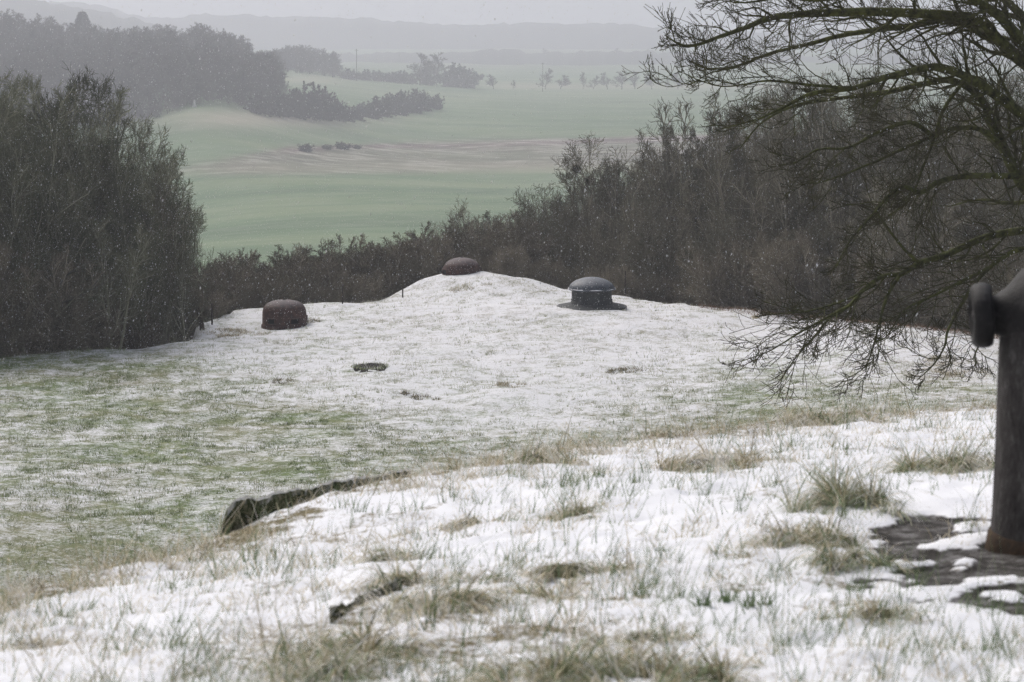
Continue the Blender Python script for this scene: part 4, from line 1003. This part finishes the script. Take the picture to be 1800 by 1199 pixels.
# rust-coloured leaf litter strip along the right edge of the field
n = 9000; px = r.uniform(1230, 1830, n); E = np.interp(px, EDGE[:, 0], EDGE[:, 1]); y = E + r.uniform(-.9, 1.2, n); x = (px - 900) / F * y
M_FERN = mat_blades('bracken_blades', [(0, (.07, .045, .03)), (.5, (.22, .13, .08)), (1, (.42, .28, .19))])
V1, F1, t1 = blades(n, np.stack([x, y, G(x, y) - .01], -1), rdir(n, r, 10, 70), r.uniform(.05, .20, n), r.uniform(.005, .010, n), r.uniform(.4, 1.6, n), r, np.clip(r.normal(.5, .25, n), 0, 1), 4)
g = Geo(); g.add(V1, F1, t1)
tag(link('bracken', g.mesh('bracken', M_FERN)), 'rust-brown dead bracken along the foot of the right wood', 'bracken', None, 'stuff')

# ------------------------------------------------------------------ falling snow
r = np.random.default_rng(61)
n = 160000
y = 13 + (75 - 13) * r.uniform(0, 1, n) ** (1 / 2.2); x = r.uniform(-.30, .30, n) * y; z = ZC + r.uniform(-.30, .03, n) * y
gr = np.maximum(G(x, y, False), np.where(y < 30, mound_z(x, np.minimum(y, 40)), -99))
k = z > gr + .3; x, y, z = x[k], y[k], z[k]; n = len(x)
o6 = np.array([(1, 0, 0), (-1, 0, 0), (0, 1, 0), (0, -1, 0), (0, 0, 2.2), (0, 0, -2.2)], float)
f8 = np.array([(0, 2, 4), (2, 1, 4), (1, 3, 4), (3, 0, 4), (2, 0, 5), (1, 2, 5), (3, 1, 5), (0, 3, 5)])
rad = r.gamma(5, .00040, n) + .0010
th = r.normal(.15, .25, n); c_, s_ = np.cos(th)[:, None], np.sin(th)[:, None]
O = np.broadcast_to(o6, (n, 6, 3)) * rad[:, None, None]
O = np.stack([O[..., 0] * c_ + O[..., 2] * s_, O[..., 1], -O[..., 0] * s_ + O[..., 2] * c_], -1)
V = (O + np.stack([x, y, z], -1)[:, None]).reshape(-1, 3)
Fq = (f8[None] + (np.arange(n) * 6)[:, None, None]).reshape(-1, 3)
tag(link('falling_snow', mesh_np('falling_snow', V, Fq, M_SNOWP, smooth=False)), 'small snowflakes falling through the air over the whole scene', 'snowflakes', None, 'stuff')

# ------------------------------------------------------------------ haze
m = bpy.data.materials.new('haze_air'); m.use_nodes = True; t = m.node_tree; t.nodes.clear()
out = t.nodes.new('ShaderNodeOutputMaterial'); pv = t.nodes.new('ShaderNodeVolumePrincipled')
pv.inputs['Color'].default_value = (.885, .90, 1.0, 1); pv.inputs['Density'].default_value = HAZE = .00052
pv.inputs['Anisotropy'].default_value = 0.4
t.links.new(pv.outputs[0], out.inputs['Volume'])
V, Fq = box(0, 3300, (ZC - 75 + ZC + 45) / 2, 9400, 7400, 120)
V[:, 2] = np.where(V[:, 2] > ZC - 15, ZC + 45, ZC - 90)
V, Fq = V, Fq
hz = link('haze', mesh_np('haze', V, Fq, m, smooth=False)); hz['kind'] = 'stuff'

# ------------------------------------------------------------------ light, camera
w = bpy.data.worlds.new('World'); sc.world = w; w.use_nodes = True; t = w.node_tree
bg = t.nodes['Background']; sky = t.nodes.new('ShaderNodeTexSky'); sky.sky_type = 'NISHITA'; sky.sun_disc = False
EL, AZ = math.radians(48), math.radians(-40)
sky.sun_elevation = EL; sky.sun_rotation = AZ; sky.air_density = 1.0; sky.dust_density = 6.0; sky.ozone_density = 1.0
hs = t.nodes.new('ShaderNodeHueSaturation'); hs.inputs['Saturation'].default_value = .50
t.links.new(sky.outputs[0], hs.inputs['Color']); t.links.new(hs.outputs[0], bg.inputs['Color']); bg.inputs['Strength'].default_value = .118
sun = bpy.data.lights.new('sun', 'SUN'); sun.energy = .85; sun.angle = math.radians(35); sun.color = (1, .985, .965)
so = bpy.data.objects.new('sun', sun); col.objects.link(so)
dirv = Vector((math.sin(AZ) * math.cos(EL), math.cos(AZ) * math.cos(EL), math.sin(EL)))
so.rotation_euler = dirv.to_track_quat('Z', 'Y').to_euler(); so.location = (0, 0, 60)

cam = bpy.data.cameras.new('camera'); co = bpy.data.objects.new('camera', cam); col.objects.link(co); sc.camera = co
co.location = (0, 0, ZC); co.rotation_euler = (PI / 2 - PITCH, 0, 0)
cam.sensor_width = 36; cam.lens = F / 1800 * 36; cam.clip_start = .1; cam.clip_end = 20000
cam.dof.use_dof = True; cam.dof.focus_distance = 70; cam.dof.aperture_fstop = 8.5
sc.view_settings.view_transform = 'Standard'; sc.view_settings.look = 'None'; sc.view_settings.gamma = 1
sc.view_settings.exposure = .24
sc.render.engine = 'CYCLES'
sc.cycles.max_bounces = 6; sc.cycles.volume_bounces = 1; sc.cycles.use_denoising = True; sc.cycles.denoising_prefilter = 'NONE'; sc.cycles.denoising_input_passes = 'RGB_ALBEDO_NORMAL'
sc.render.resolution_x = 1024; sc.render.resolution_y = 682
